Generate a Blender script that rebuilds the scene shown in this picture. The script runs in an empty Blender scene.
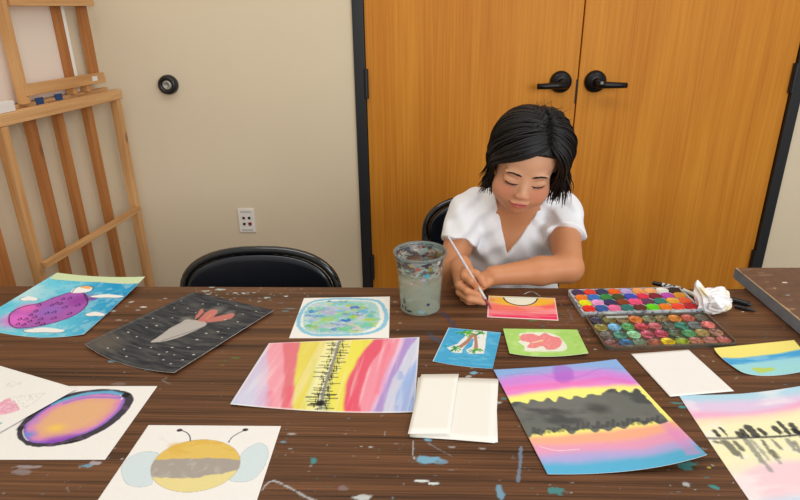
import bpy, bmesh, math, random
import numpy as np
from mathutils import Vector, Matrix
from mathutils.bvhtree import BVHTree

random.seed(7)
SC = bpy.context.scene
COL = SC.collection
PI = math.pi

# ------------------------------------------------------------------ camera
F, PITCH, ROLL, CAMZ = 600.0, math.radians(22), math.radians(-0.8), 1.32
_fw = np.array([0, math.cos(PITCH), -math.sin(PITCH)])
_r0 = np.array([1.0, 0, 0]); _u0 = np.cross(_r0, _fw)
_rt = math.cos(ROLL) * _r0 + math.sin(ROLL) * _u0
_up = -math.sin(ROLL) * _r0 + math.cos(ROLL) * _u0
CAM = np.array([0, 0, CAMZ])

def _ray(px, py):
    return _fw * F + _rt * (px - 400) + _up * (250 - py)
def atz(px, py, z):
    d = _ray(px, py); return CAM + d * ((z - CAMZ) / d[2])
def aty(px, py, y):
    d = _ray(px, py); return CAM + d * (y / d[1])
def atx(px, py, x):
    d = _ray(px, py); return CAM + d * (x / d[0])
def proj(P):
    v = np.asarray(P, float) - CAM; k = v @ _fw
    return 400 + F * (v @ _rt) / k, 250 - F * (v @ _up) / k

cd = bpy.data.cameras.new('camera'); cam = bpy.data.objects.new('camera', cd); COL.objects.link(cam)
cd.sensor_width = 36; cd.lens = F * 36 / 800; cd.clip_start = 0.02
M = Matrix(((_rt[0], _up[0], -_fw[0], 0), (_rt[1], _up[1], -_fw[1], 0), (_rt[2], _up[2], -_fw[2], CAMZ), (0, 0, 0, 1)))
cam.matrix_world = M
SC.camera = cam

# ------------------------------------------------------------------ colour
def lin(c):
    c = np.asarray(c, float) / 255.0
    return np.where(c <= 0.04045, c / 12.92, ((c + 0.055) / 1.055) ** 2.4)
def L4(c): return tuple(lin(c)) + (1.0,)

def nodes_of(name):
    m = bpy.data.materials.new(name); m.use_nodes = True
    nt = m.node_tree; b = nt.nodes['Principled BSDF']
    return m, nt, b
def mat(name, c, rough=0.6, metal=0.0, spec=0.5, var=0.0, scale=8.0, bump=0.0, bscale=60.0, coat=0.0, sss=0.0, stretch=None):
    m, nt, b = nodes_of(name)
    b.inputs['Roughness'].default_value = rough; b.inputs['Metallic'].default_value = metal
    b.inputs['Specular IOR Level'].default_value = spec
    b.inputs['Coat Weight'].default_value = coat
    N = nt.nodes.new; K = nt.links.new
    tc = N('ShaderNodeTexCoord'); mp = N('ShaderNodeMapping'); K(tc.outputs['Object'], mp.inputs[0])
    if stretch: mp.inputs['Scale'].default_value = stretch
    ns = N('ShaderNodeTexNoise'); ns.inputs['Scale'].default_value = scale; ns.inputs['Detail'].default_value = 4
    K(mp.outputs[0], ns.inputs['Vector'])
    mx = N('ShaderNodeMix'); mx.data_type = 'RGBA'
    a = np.asarray(c, float)
    mx.inputs['A'].default_value = L4(np.clip(a * (1 - var), 0, 255)); mx.inputs['B'].default_value = L4(np.clip(a * (1 + var), 0, 255))
    K(ns.outputs['Fac'], mx.inputs['Factor']); K(mx.outputs['Result'], b.inputs['Base Color'])
    if bump:
        n2 = N('ShaderNodeTexNoise'); n2.inputs['Scale'].default_value = bscale; n2.inputs['Detail'].default_value = 3
        K(tc.outputs['Object'], n2.inputs['Vector'])
        bp = N('ShaderNodeBump'); bp.inputs['Strength'].default_value = bump; bp.inputs['Distance'].default_value = 0.002
        K(n2.outputs['Fac'], bp.inputs['Height']); K(bp.outputs[0], b.inputs['Normal'])
    if sss:
        b.inputs['Subsurface Weight'].default_value = sss
        b.inputs['Subsurface Radius'].default_value = (0.012, 0.005, 0.003); b.inputs['Subsurface Scale'].default_value = 0.6
    return m
def attr_mat(name, rough=0.7, spec=0.3, bump=0.15, sss=0.0, bscale=900.0):
    m, nt, b = nodes_of(name)
    at = nt.nodes.new('ShaderNodeAttribute'); at.attribute_name = 'pigment'
    nt.links.new(at.outputs['Color'], b.inputs['Base Color'])
    b.inputs['Roughness'].default_value = rough; b.inputs['Specular IOR Level'].default_value = spec
    if bump:
        tc = nt.nodes.new('ShaderNodeTexCoord'); n2 = nt.nodes.new('ShaderNodeTexNoise'); n2.inputs['Scale'].default_value = bscale
        bp = nt.nodes.new('ShaderNodeBump'); bp.inputs['Strength'].default_value = bump; bp.inputs['Distance'].default_value = 0.0006
        nt.links.new(tc.outputs['Object'], n2.inputs['Vector']); nt.links.new(n2.outputs['Fac'], bp.inputs['Height']); nt.links.new(bp.outputs[0], b.inputs['Normal'])
    if sss:
        b.inputs['Subsurface Weight'].default_value = sss
        b.inputs['Subsurface Radius'].default_value = (0.010, 0.004, 0.002); b.inputs['Subsurface Scale'].default_value = 0.5
    return m
def grain(name, dark, light, sc, rough=0.4, lines=(1, 1, 1), coat=0.0, knots=False, spec=0.5, distort=0.6):
    """stretched wood grain; sc = scale vector of the broad figure, lines = of the fine one"""
    m, nt, b = nodes_of(name); N = nt.nodes.new; K = nt.links.new
    b.inputs['Roughness'].default_value = rough; b.inputs['Coat Weight'].default_value = coat; b.inputs['Specular IOR Level'].default_value = spec
    tc = N('ShaderNodeTexCoord')
    fac = []
    for s, d in ((sc, 6), (lines, 5)):
        mp = N('ShaderNodeMapping'); mp.inputs['Scale'].default_value = s; K(tc.outputs['Object'], mp.inputs[0])
        ns = N('ShaderNodeTexNoise'); ns.inputs['Scale'].default_value = 1; ns.inputs['Detail'].default_value = d; ns.inputs['Distortion'].default_value = distort if s is sc else 0.3
        K(mp.outputs[0], ns.inputs['Vector']); fac.append(ns.outputs['Fac'])
    ad = N('ShaderNodeMath'); ad.operation = 'ADD'; K(fac[0], ad.inputs[0]); K(fac[1], ad.inputs[1])
    rp = N('ShaderNodeMapRange'); rp.inputs['From Min'].default_value = 0.72; rp.inputs['From Max'].default_value = 1.28
    K(ad.outputs[0], rp.inputs['Value'])
    mx = N('ShaderNodeMix'); mx.data_type = 'RGBA'; mx.inputs['A'].default_value = L4(dark); mx.inputs['B'].default_value = L4(light)
    K(rp.outputs[0], mx.inputs['Factor']); out = mx.outputs['Result']
    if knots:
        mp = N('ShaderNodeMapping'); mp.inputs['Scale'].default_value = knots; K(tc.outputs['Object'], mp.inputs[0])
        vo = N('ShaderNodeTexVoronoi'); vo.inputs['Scale'].default_value = 1; K(mp.outputs[0], vo.inputs['Vector'])
        r2 = N('ShaderNodeMapRange'); r2.inputs['From Min'].default_value = 0.07; r2.inputs['From Max'].default_value = 0.16
        K(vo.outputs['Distance'], r2.inputs['Value'])
        m2 = N('ShaderNodeMix'); m2.data_type = 'RGBA'; m2.inputs['A'].default_value = L4((95, 52, 24))
        K(r2.outputs[0], m2.inputs['Factor']); K(out, m2.inputs['B']); out = m2.outputs['Result']
    K(out, b.inputs['Base Color'])
    return m, nt, b, out

# ------------------------------------------------------------------ object helpers
def tag(o, label, cat, group=None, kind=None):
    o['label'] = label; o['category'] = cat
    if group: o['group'] = group
    if kind: o['kind'] = kind
    return o
def empty(name, loc, label, cat, rz=0, group=None):
    o = bpy.data.objects.new(name, None); COL.objects.link(o); o.location = loc; o.rotation_euler = (0, 0, rz)
    o.empty_display_size = 0.05
    return tag(o, label, cat, group)
def mk(name, verts, faces, material=None, parent=None, smooth=True, colors=None, loc=None):
    me = bpy.data.meshes.new(name)
    me.from_pydata([tuple(map(float, v)) for v in verts] if not isinstance(verts, np.ndarray) else verts.tolist(), [], faces if not isinstance(faces, np.ndarray) else faces.tolist())
    if smooth: me.polygons.foreach_set('use_smooth', [True] * len(me.polygons))
    if colors is not None:
        a = me.color_attributes.new('pigment', 'FLOAT_COLOR', 'POINT')
        c = np.ones((len(me.vertices), 4), np.float32); c[:, :colors.shape[1]] = colors
        a.data.foreach_set('color', c.ravel())
    me.update()
    o = bpy.data.objects.new(name, me); COL.objects.link(o)
    if material:
        for m_ in (material if isinstance(material, (list, tuple)) else [material]): me.materials.append(m_)
    if parent: o.parent = parent
    if loc is not None: o.location = loc
    return o
class MB:
    """collects shapes, builds one mesh"""
    def __init__(s): s.v = []; s.f = []
    def add(s, v, f):
        n = len(s.v); s.v += [tuple(map(float, p)) for p in v]; s.f += [tuple(i + n for i in q) for q in f]
    def box(s, x0, x1, y0, y1, z0, z1, R=None, o=(0, 0, 0)):
        P = [Vector((x, y, z)) for z in (z0, z1) for y in (y0, y1) for x in (x0, x1)]
        if R: P = [R @ p for p in P]
        P = [p + Vector(o) for p in P]
        s.add(P, [(0, 2, 3, 1), (4, 5, 7, 6), (0, 1, 5, 4), (2, 6, 7, 3), (0, 4, 6, 2), (1, 3, 7, 5)])
    def beam(s, a, b, w, t, side=(0, 1, 0)):
        """rectangular bar a->b; w along `side`, t across"""
        a = Vector(a); b = Vector(b); d = (b - a).normalized(); sd = Vector(side); sd = (sd - d * sd.dot(d)).normalized(); q = d.cross(sd)
        P = [c + sd * (sx * w / 2) + q * (sy * t / 2) for c in (a, b) for sx, sy in ((-1, -1), (1, -1), (1, 1), (-1, 1))]
        s.add(P, [(0, 3, 2, 1), (4, 5, 6, 7), (0, 1, 5, 4), (1, 2, 6, 5), (2, 3, 7, 6), (3, 0, 4, 7)])
    def tube(s, pts, r, n=10, cap=True, flat=1.0, nrm=None):
        pts = [Vector(p) for p in pts]; k = len(pts); rs = r if isinstance(r, (list, tuple)) else [r] * k
        ref = Vector(nrm) if nrm is not None else None; V = []; prev = None
        for i, p in enumerate(pts):
            d = (pts[min(i + 1, k - 1)] - pts[max(i - 1, 0)])
            d = d.normalized() if d.length > 1e-9 else Vector((0, 0, 1))
            base = ref if ref is not None else (prev if prev is not None else (Vector((0, 0, 1)) if abs(d.z) < 0.9 else Vector((1, 0, 0))))
            a = base - d * base.dot(d)
            a = a.normalized() if a.length > 1e-6 else d.orthogonal().normalized()
            prev = a; b = d.cross(a)
            for j in range(n):
                t = 2 * PI * j / n; V.append(p + (a * math.cos(t) * flat + b * math.sin(t)) * rs[i])
        Fc = [(i * n + j, i * n + (j + 1) % n, (i + 1) * n + (j + 1) % n, (i + 1) * n + j) for i in range(k - 1) for j in range(n)]
        if cap: Fc += [tuple(range(n))[::-1], tuple((k - 1) * n + j for j in range(n))]
        s.add(V, Fc)
    def lathe(s, prof, n=40, c=(0, 0, 0), R=None, closed=False):
        V = []
        for r_, z in prof:
            for j in range(n):
                t = 2 * PI * j / n; p = Vector((r_ * math.cos(t), r_ * math.sin(t), z))
                if R: p = R @ p
                V.append(p + Vector(c))
        m = len(prof); rng = m if closed else m - 1
        s.add(V, [(i * n + j, i * n + (j + 1) % n, ((i + 1) % m) * n + (j + 1) % n, ((i + 1) % m) * n + j) for i in range(rng) for j in range(n)])
    def build(s, name, material, parent=None, smooth=False, bevel=0, loc=None):
        o = mk(name, s.v, s.f, material, parent, smooth, loc=loc)
        if bevel:
            b = o.modifiers.new('bevel', 'BEVEL'); b.width = bevel; b.segments = 2; b.limit_method = 'ANGLE'
            o.data.polygons.foreach_set('use_smooth', [True] * len(o.data.polygons))
            w = o.modifiers.new('wn', 'WEIGHTED_NORMAL'); w.keep_sharp = True
        return o
def autosmooth(o, deg=40):
    me = o.data; bm = bmesh.new(); bm.from_mesh(me)
    for e in bm.edges:
        if len(e.link_faces) == 2 and e.calc_face_angle(0) > math.radians(deg): e.smooth = False
    bm.to_mesh(me); bm.free(); me.polygons.foreach_set('use_smooth', [True] * len(me.polygons)); return o

# ------------------------------------------------------------------ numpy noise
def _h(ix, iy, seed):
    n = (ix.astype(np.int64) * 374761393 + iy.astype(np.int64) * 668265263 + seed * 1442695041) & 0xffffffff
    n = ((n ^ (n >> 13)) * 1274126177) & 0xffffffff
    n = (n ^ (n >> 16)) & 0xffff
    return n / 65535.0
def vnoise(x, y, seed=0):
    x = np.asarray(x, float); y = np.asarray(y, float); ix = np.floor(x); iy = np.floor(y); fx = x - ix; fy = y - iy
    fx = fx * fx * (3 - 2 * fx); fy = fy * fy * (3 - 2 * fy)
    a = _h(ix, iy, seed); b = _h(ix + 1, iy, seed); c = _h(ix, iy + 1, seed); d = _h(ix + 1, iy + 1, seed)
    return (a * (1 - fx) + b * fx) * (1 - fy) + (c * (1 - fx) + d * fx) * fy
def fbm(x, y, seed=0, o=4):
    s = 0; a = 1; t = 0
    for i in range(o):
        s = s + a * vnoise(x * 2 ** i, y * 2 ** i, seed + i * 17); t += a; a *= 0.5
    return s / t
def ss(a, b, x):
    t = np.clip((x - a) / (b - a), 0, 1); return t * t * (3 - 2 * t)

# ------------------------------------------------------------------ room
wall_m = mat('painted_wall', (222, 205, 176), rough=0.75, spec=0.25, var=0.015, scale=3, bump=0.12, bscale=180)
floor_m = mat('vinyl_floor', (120, 108, 95), rough=0.45, var=0.12, scale=30)
black_m = mat('black_frame_paint', (22, 23, 27), rough=0.45, var=0.1)
D = 2.38; XC = -1.13; TZ = 0.74
def struct(name, mb, m, **k):
    o = mb.build(name, m, **k); o['kind'] = 'structure'; return o
b = MB(); b.box(-2.2, 4.2, -2.2, D + 0.1, -0.1, 0); struct('floor', b, floor_m)
b = MB(); b.box(XC - 0.02, 4.2, D + 0.09, D + 0.14, 0, 2.8); 
X0, X1, XS = -0.1645, 1.564, 0.6945           # outer frame edges, seam
FWD = 0.042
b.box(XC - 0.02, X0, D, D + 0.09, 0, 2.8); b.box(X1, 4.2, D, D + 0.09, 0, 2.8); b.box(X0, X1, D, D + 0.09, 2.14, 2.8)
struct('wall_back', b, wall_m)
WR = Matrix.Rotation(math.radians(-10.4), 3, 'Z'); b = MB(); b.box(-0.1, 0, -4.2, 0.05, 0, 2.8, WR, (XC, D, 0)); struct('wall_left', b, wall_m)
# painted steel frame of the double door
fr = MB()
fr.box(X0, X0 + FWD, D - 0.012, D + 0.09, 0, 2.14); fr.box(X1 - FWD, X1, D - 0.012, D + 0.09, 0, 2.14); fr.box(X0, X1, D - 0.012, D + 0.09, 2.10, 2.15)
struct('trim_1', fr, black_m, bevel=0.002)
bb = MB(); bb.box(XC, X0, D - 0.012, D, 0, 0.1); struct('baseboard_back', bb, black_m)
door_m = grain('oak_door_veneer', (190, 115, 30), (212, 140, 45), (5.5, 1, 0.55), rough=0.5, lines=(110, 10, 2.2), spec=0.22, distort=1.6)[0]
dark_m = mat('dark_bronze', (30, 27, 28), rough=0.32, metal=0.6, var=0.1)
steel_m = mat('worn_steel', (120, 115, 105), rough=0.4, metal=0.8)
for k, (a, c) in enumerate(((X0 + FWD + 0.002, XS - 0.0025), (XS + 0.0025, X1 - FWD - 0.002))):
    b = MB(); b.box(a, c, D + 0.004, D + 0.048, 0.01, 2.098)
    d = struct('door_%d' % (k + 1), b, door_m, bevel=0.0015)
    hx = a if k == 0 else c
    for z in (0.283, 1.05, 1.88):
        h = MB(); h.tube([(hx, D - 0.012, z - 0.055), (hx, D - 0.012, z + 0.055)], 0.008, 12)
        h.box(hx - 0.009, hx + 0.009, D - 0.008, D + 0.002, z - 0.055, z + 0.055)
        h.build('hinge', black_m, d, smooth=False, bevel=0.001)
    s = -1 if k == 0 else 1
    rx = 0.627 if k == 0 else 0.760; rz = 1.047
    Ry = Matrix.Rotation(PI / 2, 3, 'X')
    h = MB(); h.lathe([(0.0001, 0.022), (0.030, 0.020), (0.040, 0.012), (0.0415, 0.0), (0.0415, -0.004)], 40, (rx, D, rz), Ry)
    ro = h.build('handle_rosette', dark_m, d, smooth=True)
    h = MB(); h.tube([(rx, D - 0.015, rz), (rx, D - 0.055, rz)], [0.016, 0.013], 20)
    h.tube([(rx - s * 0.012, D - 0.055, rz - 0.006), (rx + s * 0.03, D - 0.057, rz - 0.008), (rx + s * 0.078, D - 0.060, rz - 0.009), (rx + s * 0.102, D - 0.056, rz - 0.010)], [0.013, 0.0125, 0.0110, 0.0105], 14, flat=1.0, nrm=(0, 0, 1))
    h.build('door_handle', dark_m, d, smooth=True)
    if k == 1:
        h = MB(); h.tube([(rx + 0.004, D - 0.066, rz + 0.002), (rx + 0.004, D - 0.071, rz + 0.002)], 0.006, 16); h.build('keyhole', steel_m, d)
b = MB(); b.box(XS - 0.006, XS - 0.0005, D + 0.0005, D + 0.004, 0.965, 1.055); o = b.build('lock_plate', dark_m, None)
o.parent = bpy.data.objects['door_1']
# thin black strip behind the doors, drawing the dark line of their gap
b = MB(); b.box(XS - 0.006, XS + 0.006, D + 0.052, D + 0.06, 0.01, 2.1); o = b.build('gap_strip', mat('gap_black', (14, 14, 15), 0.8), bpy.data.objects['door_1'])

# wall plate with four data jacks
plate_m = mat('white_plastic', (236, 230, 222), rough=0.4, var=0.01)
gold_m = mat('jack_black', (40, 34, 20), rough=0.5); red_m = mat('jack_red', (165, 45, 40), rough=0.5)
pc = aty(247, 220.2, D)
t = empty('wall_socket', (pc[0], D, pc[2]), 'white data outlet plate with one red jack, on the cream wall above the empty chair', 'wall outlet')
b = MB(); b.box(-0.034, 0.034, -0.006, 0, -0.052, 0.052); b.build('face_plate', plate_m, t, bevel=0.002)
for i, (x, z) in enumerate(((-0.011, 0.012), (0.012, 0.012), (-0.011, -0.014), (0.013, -0.014))):
    b = MB(); w = 0.0065 if i == 3 else 0.005
    b.box(x - w, x + w, -0.0085, -0.006, z - w, z + w); o = b.build('jack', red_m if i == 3 else gold_m, t)
    if i == 3: o['label'] = 'red jack'
    b = MB(); b.box(x - w * .5, x + w * .5, -0.009, -0.0085, z - w * .6, z + w * .5); b.build('jack_opening', mat('jack_hole', (15, 10, 8)), o)
for z in (0.040, -0.040):
    b = MB(); b.box(-0.022, 0.022, -0.0075, -0.006, z - 0.0045, z + 0.0045); b.build('label_strip', mat('strip', (205, 200, 196), 0.3), t, bevel=0.001)
# round rubber door stop on the wall
dc = aty(169, 84.5, D)
t = empty('mounted_door_stop', (dc[0], D, dc[2]), 'round black rubber door stop with grey centre high on the cream wall', 'door stop')
b = MB(); b.lathe([(0.0001, 0.012), (0.014, 0.014), (0.02, 0.026), (0.026, 0.03), (0.034, 0.024), (0.037, 0.01), (0.037, 0.0)], 40, (0, 0, 0), Ry); b.build('rubber_ring', mat('black_rubber_ring', (24, 20, 22), 0.35), t, smooth=True)
b = MB(); b.lathe([(0.0001, 0.018), (0.006, 0.018), (0.008, 0.026), (0.015, 0.028), (0.018, 0.022)], 30, (0, 0, 0), Ry); b.build('metal_centre', mat('grey_metal', (165, 162, 150), 0.4, metal=0.4), t, smooth=True)
# ------------------------------------------------------------------ generic 2-D painting tools (all in centimetres on the painted surface)
def sd_seg(U, V, a, b):
    pu, pv = U - a[0], V - a[1]; bu, bv = b[0] - a[0], b[1] - a[1]
    t = np.clip((pu * bu + pv * bv) / (bu * bu + bv * bv + 1e-9), 0, 1)
    return np.hypot(pu - bu * t, pv - bv * t)
def d_line(U, V, pts):
    d = np.full(U.shape, 1e9)
    for a, b in zip(pts[:-1], pts[1:]): d = np.minimum(d, sd_seg(U, V, a, b))
    return d
def d_poly(U, V, pts):
    """signed distance, negative inside"""
    d = d_line(U, V, list(pts) + [pts[0]]); ins = np.zeros(U.shape, bool)
    n = len(pts)
    for i in range(n):
        (x1, y1), (x2, y2) = pts[i], pts[(i + 1) % n]
        if y1 == y2: continue
        c = ((y1 > V) != (y2 > V)) & (U < (x2 - x1) * (V - y1) / (y2 - y1) + x1); ins ^= c
    return np.where(ins, -d, d)
def smooth_loop(pts, n=6, closed=True):
    P = [np.asarray(p, float) for p in pts]; out = []; m = len(P)
    rng = range(m) if closed else range(m - 1)
    for i in rng:
        p0, p1, p2, p3 = (P[(i - 1) % m], P[i], P[(i + 1) % m], P[(i + 2) % m]) if closed else (P[max(i - 1, 0)], P[i], P[i + 1], P[min(i + 2, m - 1)])
        for k in range(n):
            t = k / n; out.append(tuple(0.5 * ((2 * p1) + (-p0 + p2) * t + (2 * p0 - 5 * p1 + 4 * p2 - p3) * t * t + (-p0 + 3 * p1 - 3 * p2 + p3) * t ** 3)))
    if not closed: out.append(tuple(P[-1]))
    return out

class Canvas:
    """pigment on a grid of surface points: U, V in cm; C linear rgb"""
    def __init__(s, U, V, base, find):
        s.U, s.V, s.find = U, V, find
        s.C = np.tile(lin(base), (U.size, 1)).astype(float); s.u = U / U.max(); s.v = V / V.max()
    def p(s, pts): return [s.find(*q) for q in pts]
    def lay(s, m, c, a=1.0):
        m = np.clip(m, 0, 1)[:, None] * a; c = lin(c) if not isinstance(c, np.ndarray) else c
        s.C = s.C * (1 - m) + c * m
    def poly(s, pts, c, a=1.0, soft=0.06, rough=0.0, sm=True, seed=1, grow=0.0):
        q = s.p(pts); q = smooth_loop(q) if sm else q
        d = d_poly(s.U, s.V, q) - grow
        if rough: d = d + (fbm(s.U * 1.5, s.V * 1.5, seed) - 0.5) * rough
        s.lay(1 - ss(-soft, soft, d), c, a); return d
    def line(s, pts, c, w, a=1.0, soft=0.04, sm=True, closed=False, rough=0.0, seed=3):
        q = s.p(pts); q = smooth_loop(q, 5, closed) if sm else q
        if closed: q = q + [q[0]]
        d = d_line(s.U, s.V, q)
        if rough: d = d + (fbm(s.U * 2, s.V * 2, seed) - 0.5) * rough
        s.lay(1 - ss(w / 2 - soft, w / 2 + soft, d), c, a)
    def blob(s, p, r, c, a=1.0, soft=0.5, sx=1.0, sy=1.0, rough=0.0, seed=2):
        q = s.find(*p); d = np.hypot((s.U - q[0]) / sx, (s.V - q[1]) / sy)
        if rough: d = d + (fbm(s.U * 1.6, s.V * 1.6, seed) - .5) * rough * r * 2
        s.lay(1 - ss(r * (1 - soft), r * (1 + soft * .3), d), c, a)
    def wash(s, amt=0.08, sc=0.5, seed=5):
        n = fbm(s.U * sc, s.V * sc, seed, 5)[:, None] - 0.5
        s.C = np.clip(s.C * (1 + amt * 2 * n), 0, 1)
    def bands(s, bnds, cols, axis='v', soft=0.02, wob=0.02, seed=9, sc=4.0):
        """bnds: list of (start, middle, end) photo points, each a line across the sheet; cols has one more entry"""
        t, w = (s.v, s.u) if axis == 'v' else (s.u, s.v)
        k = 0 if axis == 'u' else 1
        mxs = (s.U.max(), s.V.max()); out = np.tile(lin(cols[0]), (t.size, 1))
        for i, tri in enumerate(bnds):
            q = [s.find(*p_) for p_ in tri]; ww = [(p_[1 - k] / mxs[1 - k]) for p_ in q]; tt = [p_[k] / mxs[k] for p_ in q]
            cf = np.polyfit(ww, tt, len(q) - 1); bl = np.polyval(cf, w) + (fbm(s.u * sc, s.v * sc, seed + i) - 0.5) * wob * 2
            sf = soft[i] if isinstance(soft, (list, tuple)) else soft
            m = ss(-sf, sf, t - bl)[:, None]; out = out * (1 - m) + lin(cols[i + 1]) * m
        s.C = out

paper_m = attr_mat('watercolour_paper', rough=0.85, spec=0.2, bump=0.25)
back_m = mat('paper_back', (236, 230, 220), rough=0.85, spec=0.2, var=0.01)

def sheet(name, label, cat, c4, z4=(0, 0, 0, 0), mids=None, base=(238, 232, 222), paint=None, res=0.11, group=None, parent=None, zbase=0.0):
    """a paper lying on the table. c4: photo points of far-left, far-right, near-right, near-left corners; z4 = lift in cm"""
    fl, fr_, nr, nl = [np.array(p, float) for p in c4]; zfl, zfr, znr, znl = z4
    g = {(0, 0): (fl, zfl), (2, 0): (fr_, zfr), (2, 2): (nr, znr), (0, 2): (nl, znl)}
    W = {}
    for k_, (p, z) in g.items(): W[k_] = atz(p[0], p[1], TZ + 0.0006 + zbase + z / 100)
    def mid(a, b_): return (W[a] + W[b_]) / 2
    W[(1, 0)] = mid((0, 0), (2, 0)); W[(1, 2)] = mid((0, 2), (2, 2)); W[(0, 1)] = mid((0, 0), (0, 2)); W[(2, 1)] = mid((2, 0), (2, 2))
    for k_, (px, py, z) in (mids or {}).items(): W[k_] = atz(px, py, TZ + 0.0006 + zbase + z / 100)
    if (1, 1) not in W:
        W[(1, 1)] = (W[(1, 0)] + W[(1, 2)] + W[(0, 1)] + W[(2, 1)]) / 2 - (W[(0, 0)] + W[(2, 0)] + W[(0, 2)] + W[(2, 2)]) / 4
        W[(1, 1)][2] = max(W[(1, 1)][2], TZ + 0.0008 + zbase) if z4 == (0, 0, 0, 0) else TZ + 0.0008 + zbase
    wid = 100 * (np.linalg.norm(W[(1, 0)] - W[(0, 0)]) + np.linalg.norm(W[(2, 0)] - W[(1, 0)])); hei = 100 * (np.linalg.norm(W[(0, 1)] - W[(0, 0)]) + np.linalg.norm(W[(0, 2)] - W[(0, 1)]))
    nu, nv = max(8, int(wid / res)), max(8, int(hei / res))
    if paint is None: nu, nv = 24, 24
    u = np.linspace(0, 1, nu); v = np.linspace(0, 1, nv); uu, vv = np.meshgrid(u, v); uu = uu.ravel(); vv = vv.ravel()
    Lg = lambda t: [2 * (t - .5) * (t - 1), 4 * t * (1 - t), 2 * t * (t - .5)]
    P = sum(Lg(uu)[i][:, None] * Lg(vv)[j][:, None] * W[(i, j)] for i in range(3) for j in range(3))
    P[:, 2] = np.maximum(P[:, 2], TZ + 0.0006 + zbase)
    # faces
    idx = np.arange(nu * nv).reshape(nv, nu)
    Fc = np.stack([idx[:-1, :-1], idx[1:, :-1], idx[1:, 1:], idx[:-1, 1:]], -1).reshape(-1, 4)
    # photo point -> place on this sheet
    q = P - CAM; k = q @ _fw; PX = 400 + F * (q @ _rt) / k; PY = 250 - F * (q @ _up) / k
    U, V = uu * wid, vv * hei
    du = ((PX[1] - PX[0]), (PY[1] - PY[0]))
    def find(px, py):
        i = int(np.argmin((PX - px) ** 2 + (PY - py) ** 2)); a, c = divmod(i, nu)
        a0, a1 = max(a - 1, 0), min(a + 1, nv - 1); c0, c1 = max(c - 1, 0), min(c + 1, nu - 1)
        J = np.array([[PX[a * nu + c1] - PX[a * nu + c0], PX[a1 * nu + c] - PX[a0 * nu + c]], [PY[a * nu + c1] - PY[a * nu + c0], PY[a1 * nu + c] - PY[a0 * nu + c]]])
        J[:, 0] /= (U[a * nu + c1] - U[a * nu + c0]); J[:, 1] /= (V[a1 * nu + c] - V[a0 * nu + c])
        s_ = np.linalg.solve(J, [px - PX[i], py - PY[i]])
        return (U[i] + s_[0], V[i] + s_[1])
    cv = Canvas(U, V, base, find)
    if paint: paint(cv)
    cv.wash(0.02, 3, 77)
    ctr = P.mean(0); ctr[2] = TZ + zbase
    o = mk(name, P - ctr, Fc, [paper_m, back_m], parent, True, colors=np.clip(cv.C, 0, 1), loc=ctr)
    sm_ = o.modifiers.new('thickness', 'SOLIDIFY'); sm_.thickness = 0.0005; sm_.offset = -1; sm_.material_offset = 1; sm_.material_offset_rim = 1
    for v_ in (): pass
    if label: tag(o, label, cat, group)
    return o

# ------------------------------------------------------------------ the painting table
TA = math.radians(-2.36)
TL, TW = 1.842, 0.76
A0 = np.array([-1.058, 1.2545]); ex = np.array([math.cos(TA), math.sin(TA)]); ey = np.array([-math.sin(TA), math.cos(TA)])
tbl = empty('folding_table', (A0[0], A0[1], 0), 'long dark wood-grain laminate table splattered with paint, under all the papers', 'table', TA)
cell = 0.0022; nu, nv = int(TL / cell), int(TW / cell)
tx = np.linspace(0, TL, nu); ty = np.linspace(-TW, 0, nv); gx, gy = np.meshgrid(tx, ty); gx = gx.ravel(); gy = gy.ravel()
splat = np.zeros((gx.size, 4)); 
def tfind(px, py):
    w = atz(px, py, TZ)[:2] - A0; return (float(w @ ex), float(w @ ey))
def put(m, c, a=1.0):
    global splat
    m = np.clip(m, 0, 1) * a; k = m > 0.01; mk_ = m[k][:, None]
    splat[k, :3] = splat[k, :3] * (1 - mk_) + lin(c) * mk_ if False else lin(c)
    splat[k, 3] = np.maximum(splat[k, 3], m[k])
def sub(c, r):
    return np.nonzero((np.abs(gx - c[0]) < r) & (np.abs(gy - c[1]) < r))[0]
def t_blob(px, py, rx, ry, c, a=0.9, ang=0, seed=0, rough=0.6):
    q = tfind(px, py); rx, ry = rx * .00215, ry * .00215; k = sub(q, max(rx, ry) * 2.5 + 0.004)
    if not len(k): return
    dx, dy = gx[k] - q[0], gy[k] - q[1]; ca, sa = math.cos(ang), math.sin(ang)
    d = np.hypot((dx * ca + dy * sa) / rx, (-dx * sa + dy * ca) / ry) + (fbm(gx[k] * 180, gy[k] * 180, seed) - .5) * rough * 2
    m = (1 - ss(0.75, 1.15, d)) * a; on = m > splat[k, 3] * 0.6
    kk = k[on]; splat[kk, :3] = lin(c); splat[kk, 3] = np.maximum(splat[kk, 3], m[on])
def t_line(pts, w, c, a=0.8, seed=0, rough=0.8, brk=0.0):
    q = smooth_loop([tfind(*p) for p in pts], 6, False); w = w * .00215
    lo = np.min(q, 0) - w * 2 - .003; hi = np.max(q, 0) + w * 2 + .003
    k = np.nonzero((gx > lo[0]) & (gx < hi[0]) & (gy > lo[1]) & (gy < hi[1]))[0]
    if not len(k): return
    d = d_line(gx[k], gy[k], q) / (w / 2) + (fbm(gx[k] * 150, gy[k] * 150, seed) - .5) * rough * 2
    m = (1 - ss(.7, 1.2, d)) * a
    if brk: m = m * ss(brk - .1, brk + .1, fbm(gx[k] * 90, gy[k] * 90, seed + 5))
    on = m > 0.03; kk = k[on]; splat[kk, :3] = lin(c); splat[kk, 3] = np.maximum(splat[kk, 3], m[on])
WH, LB, TE, NV, PK = (222, 228, 226), (120, 175, 200), (50, 150, 150), (48, 56, 88), (170, 70, 100)
rs = random.Random(3)
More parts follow.
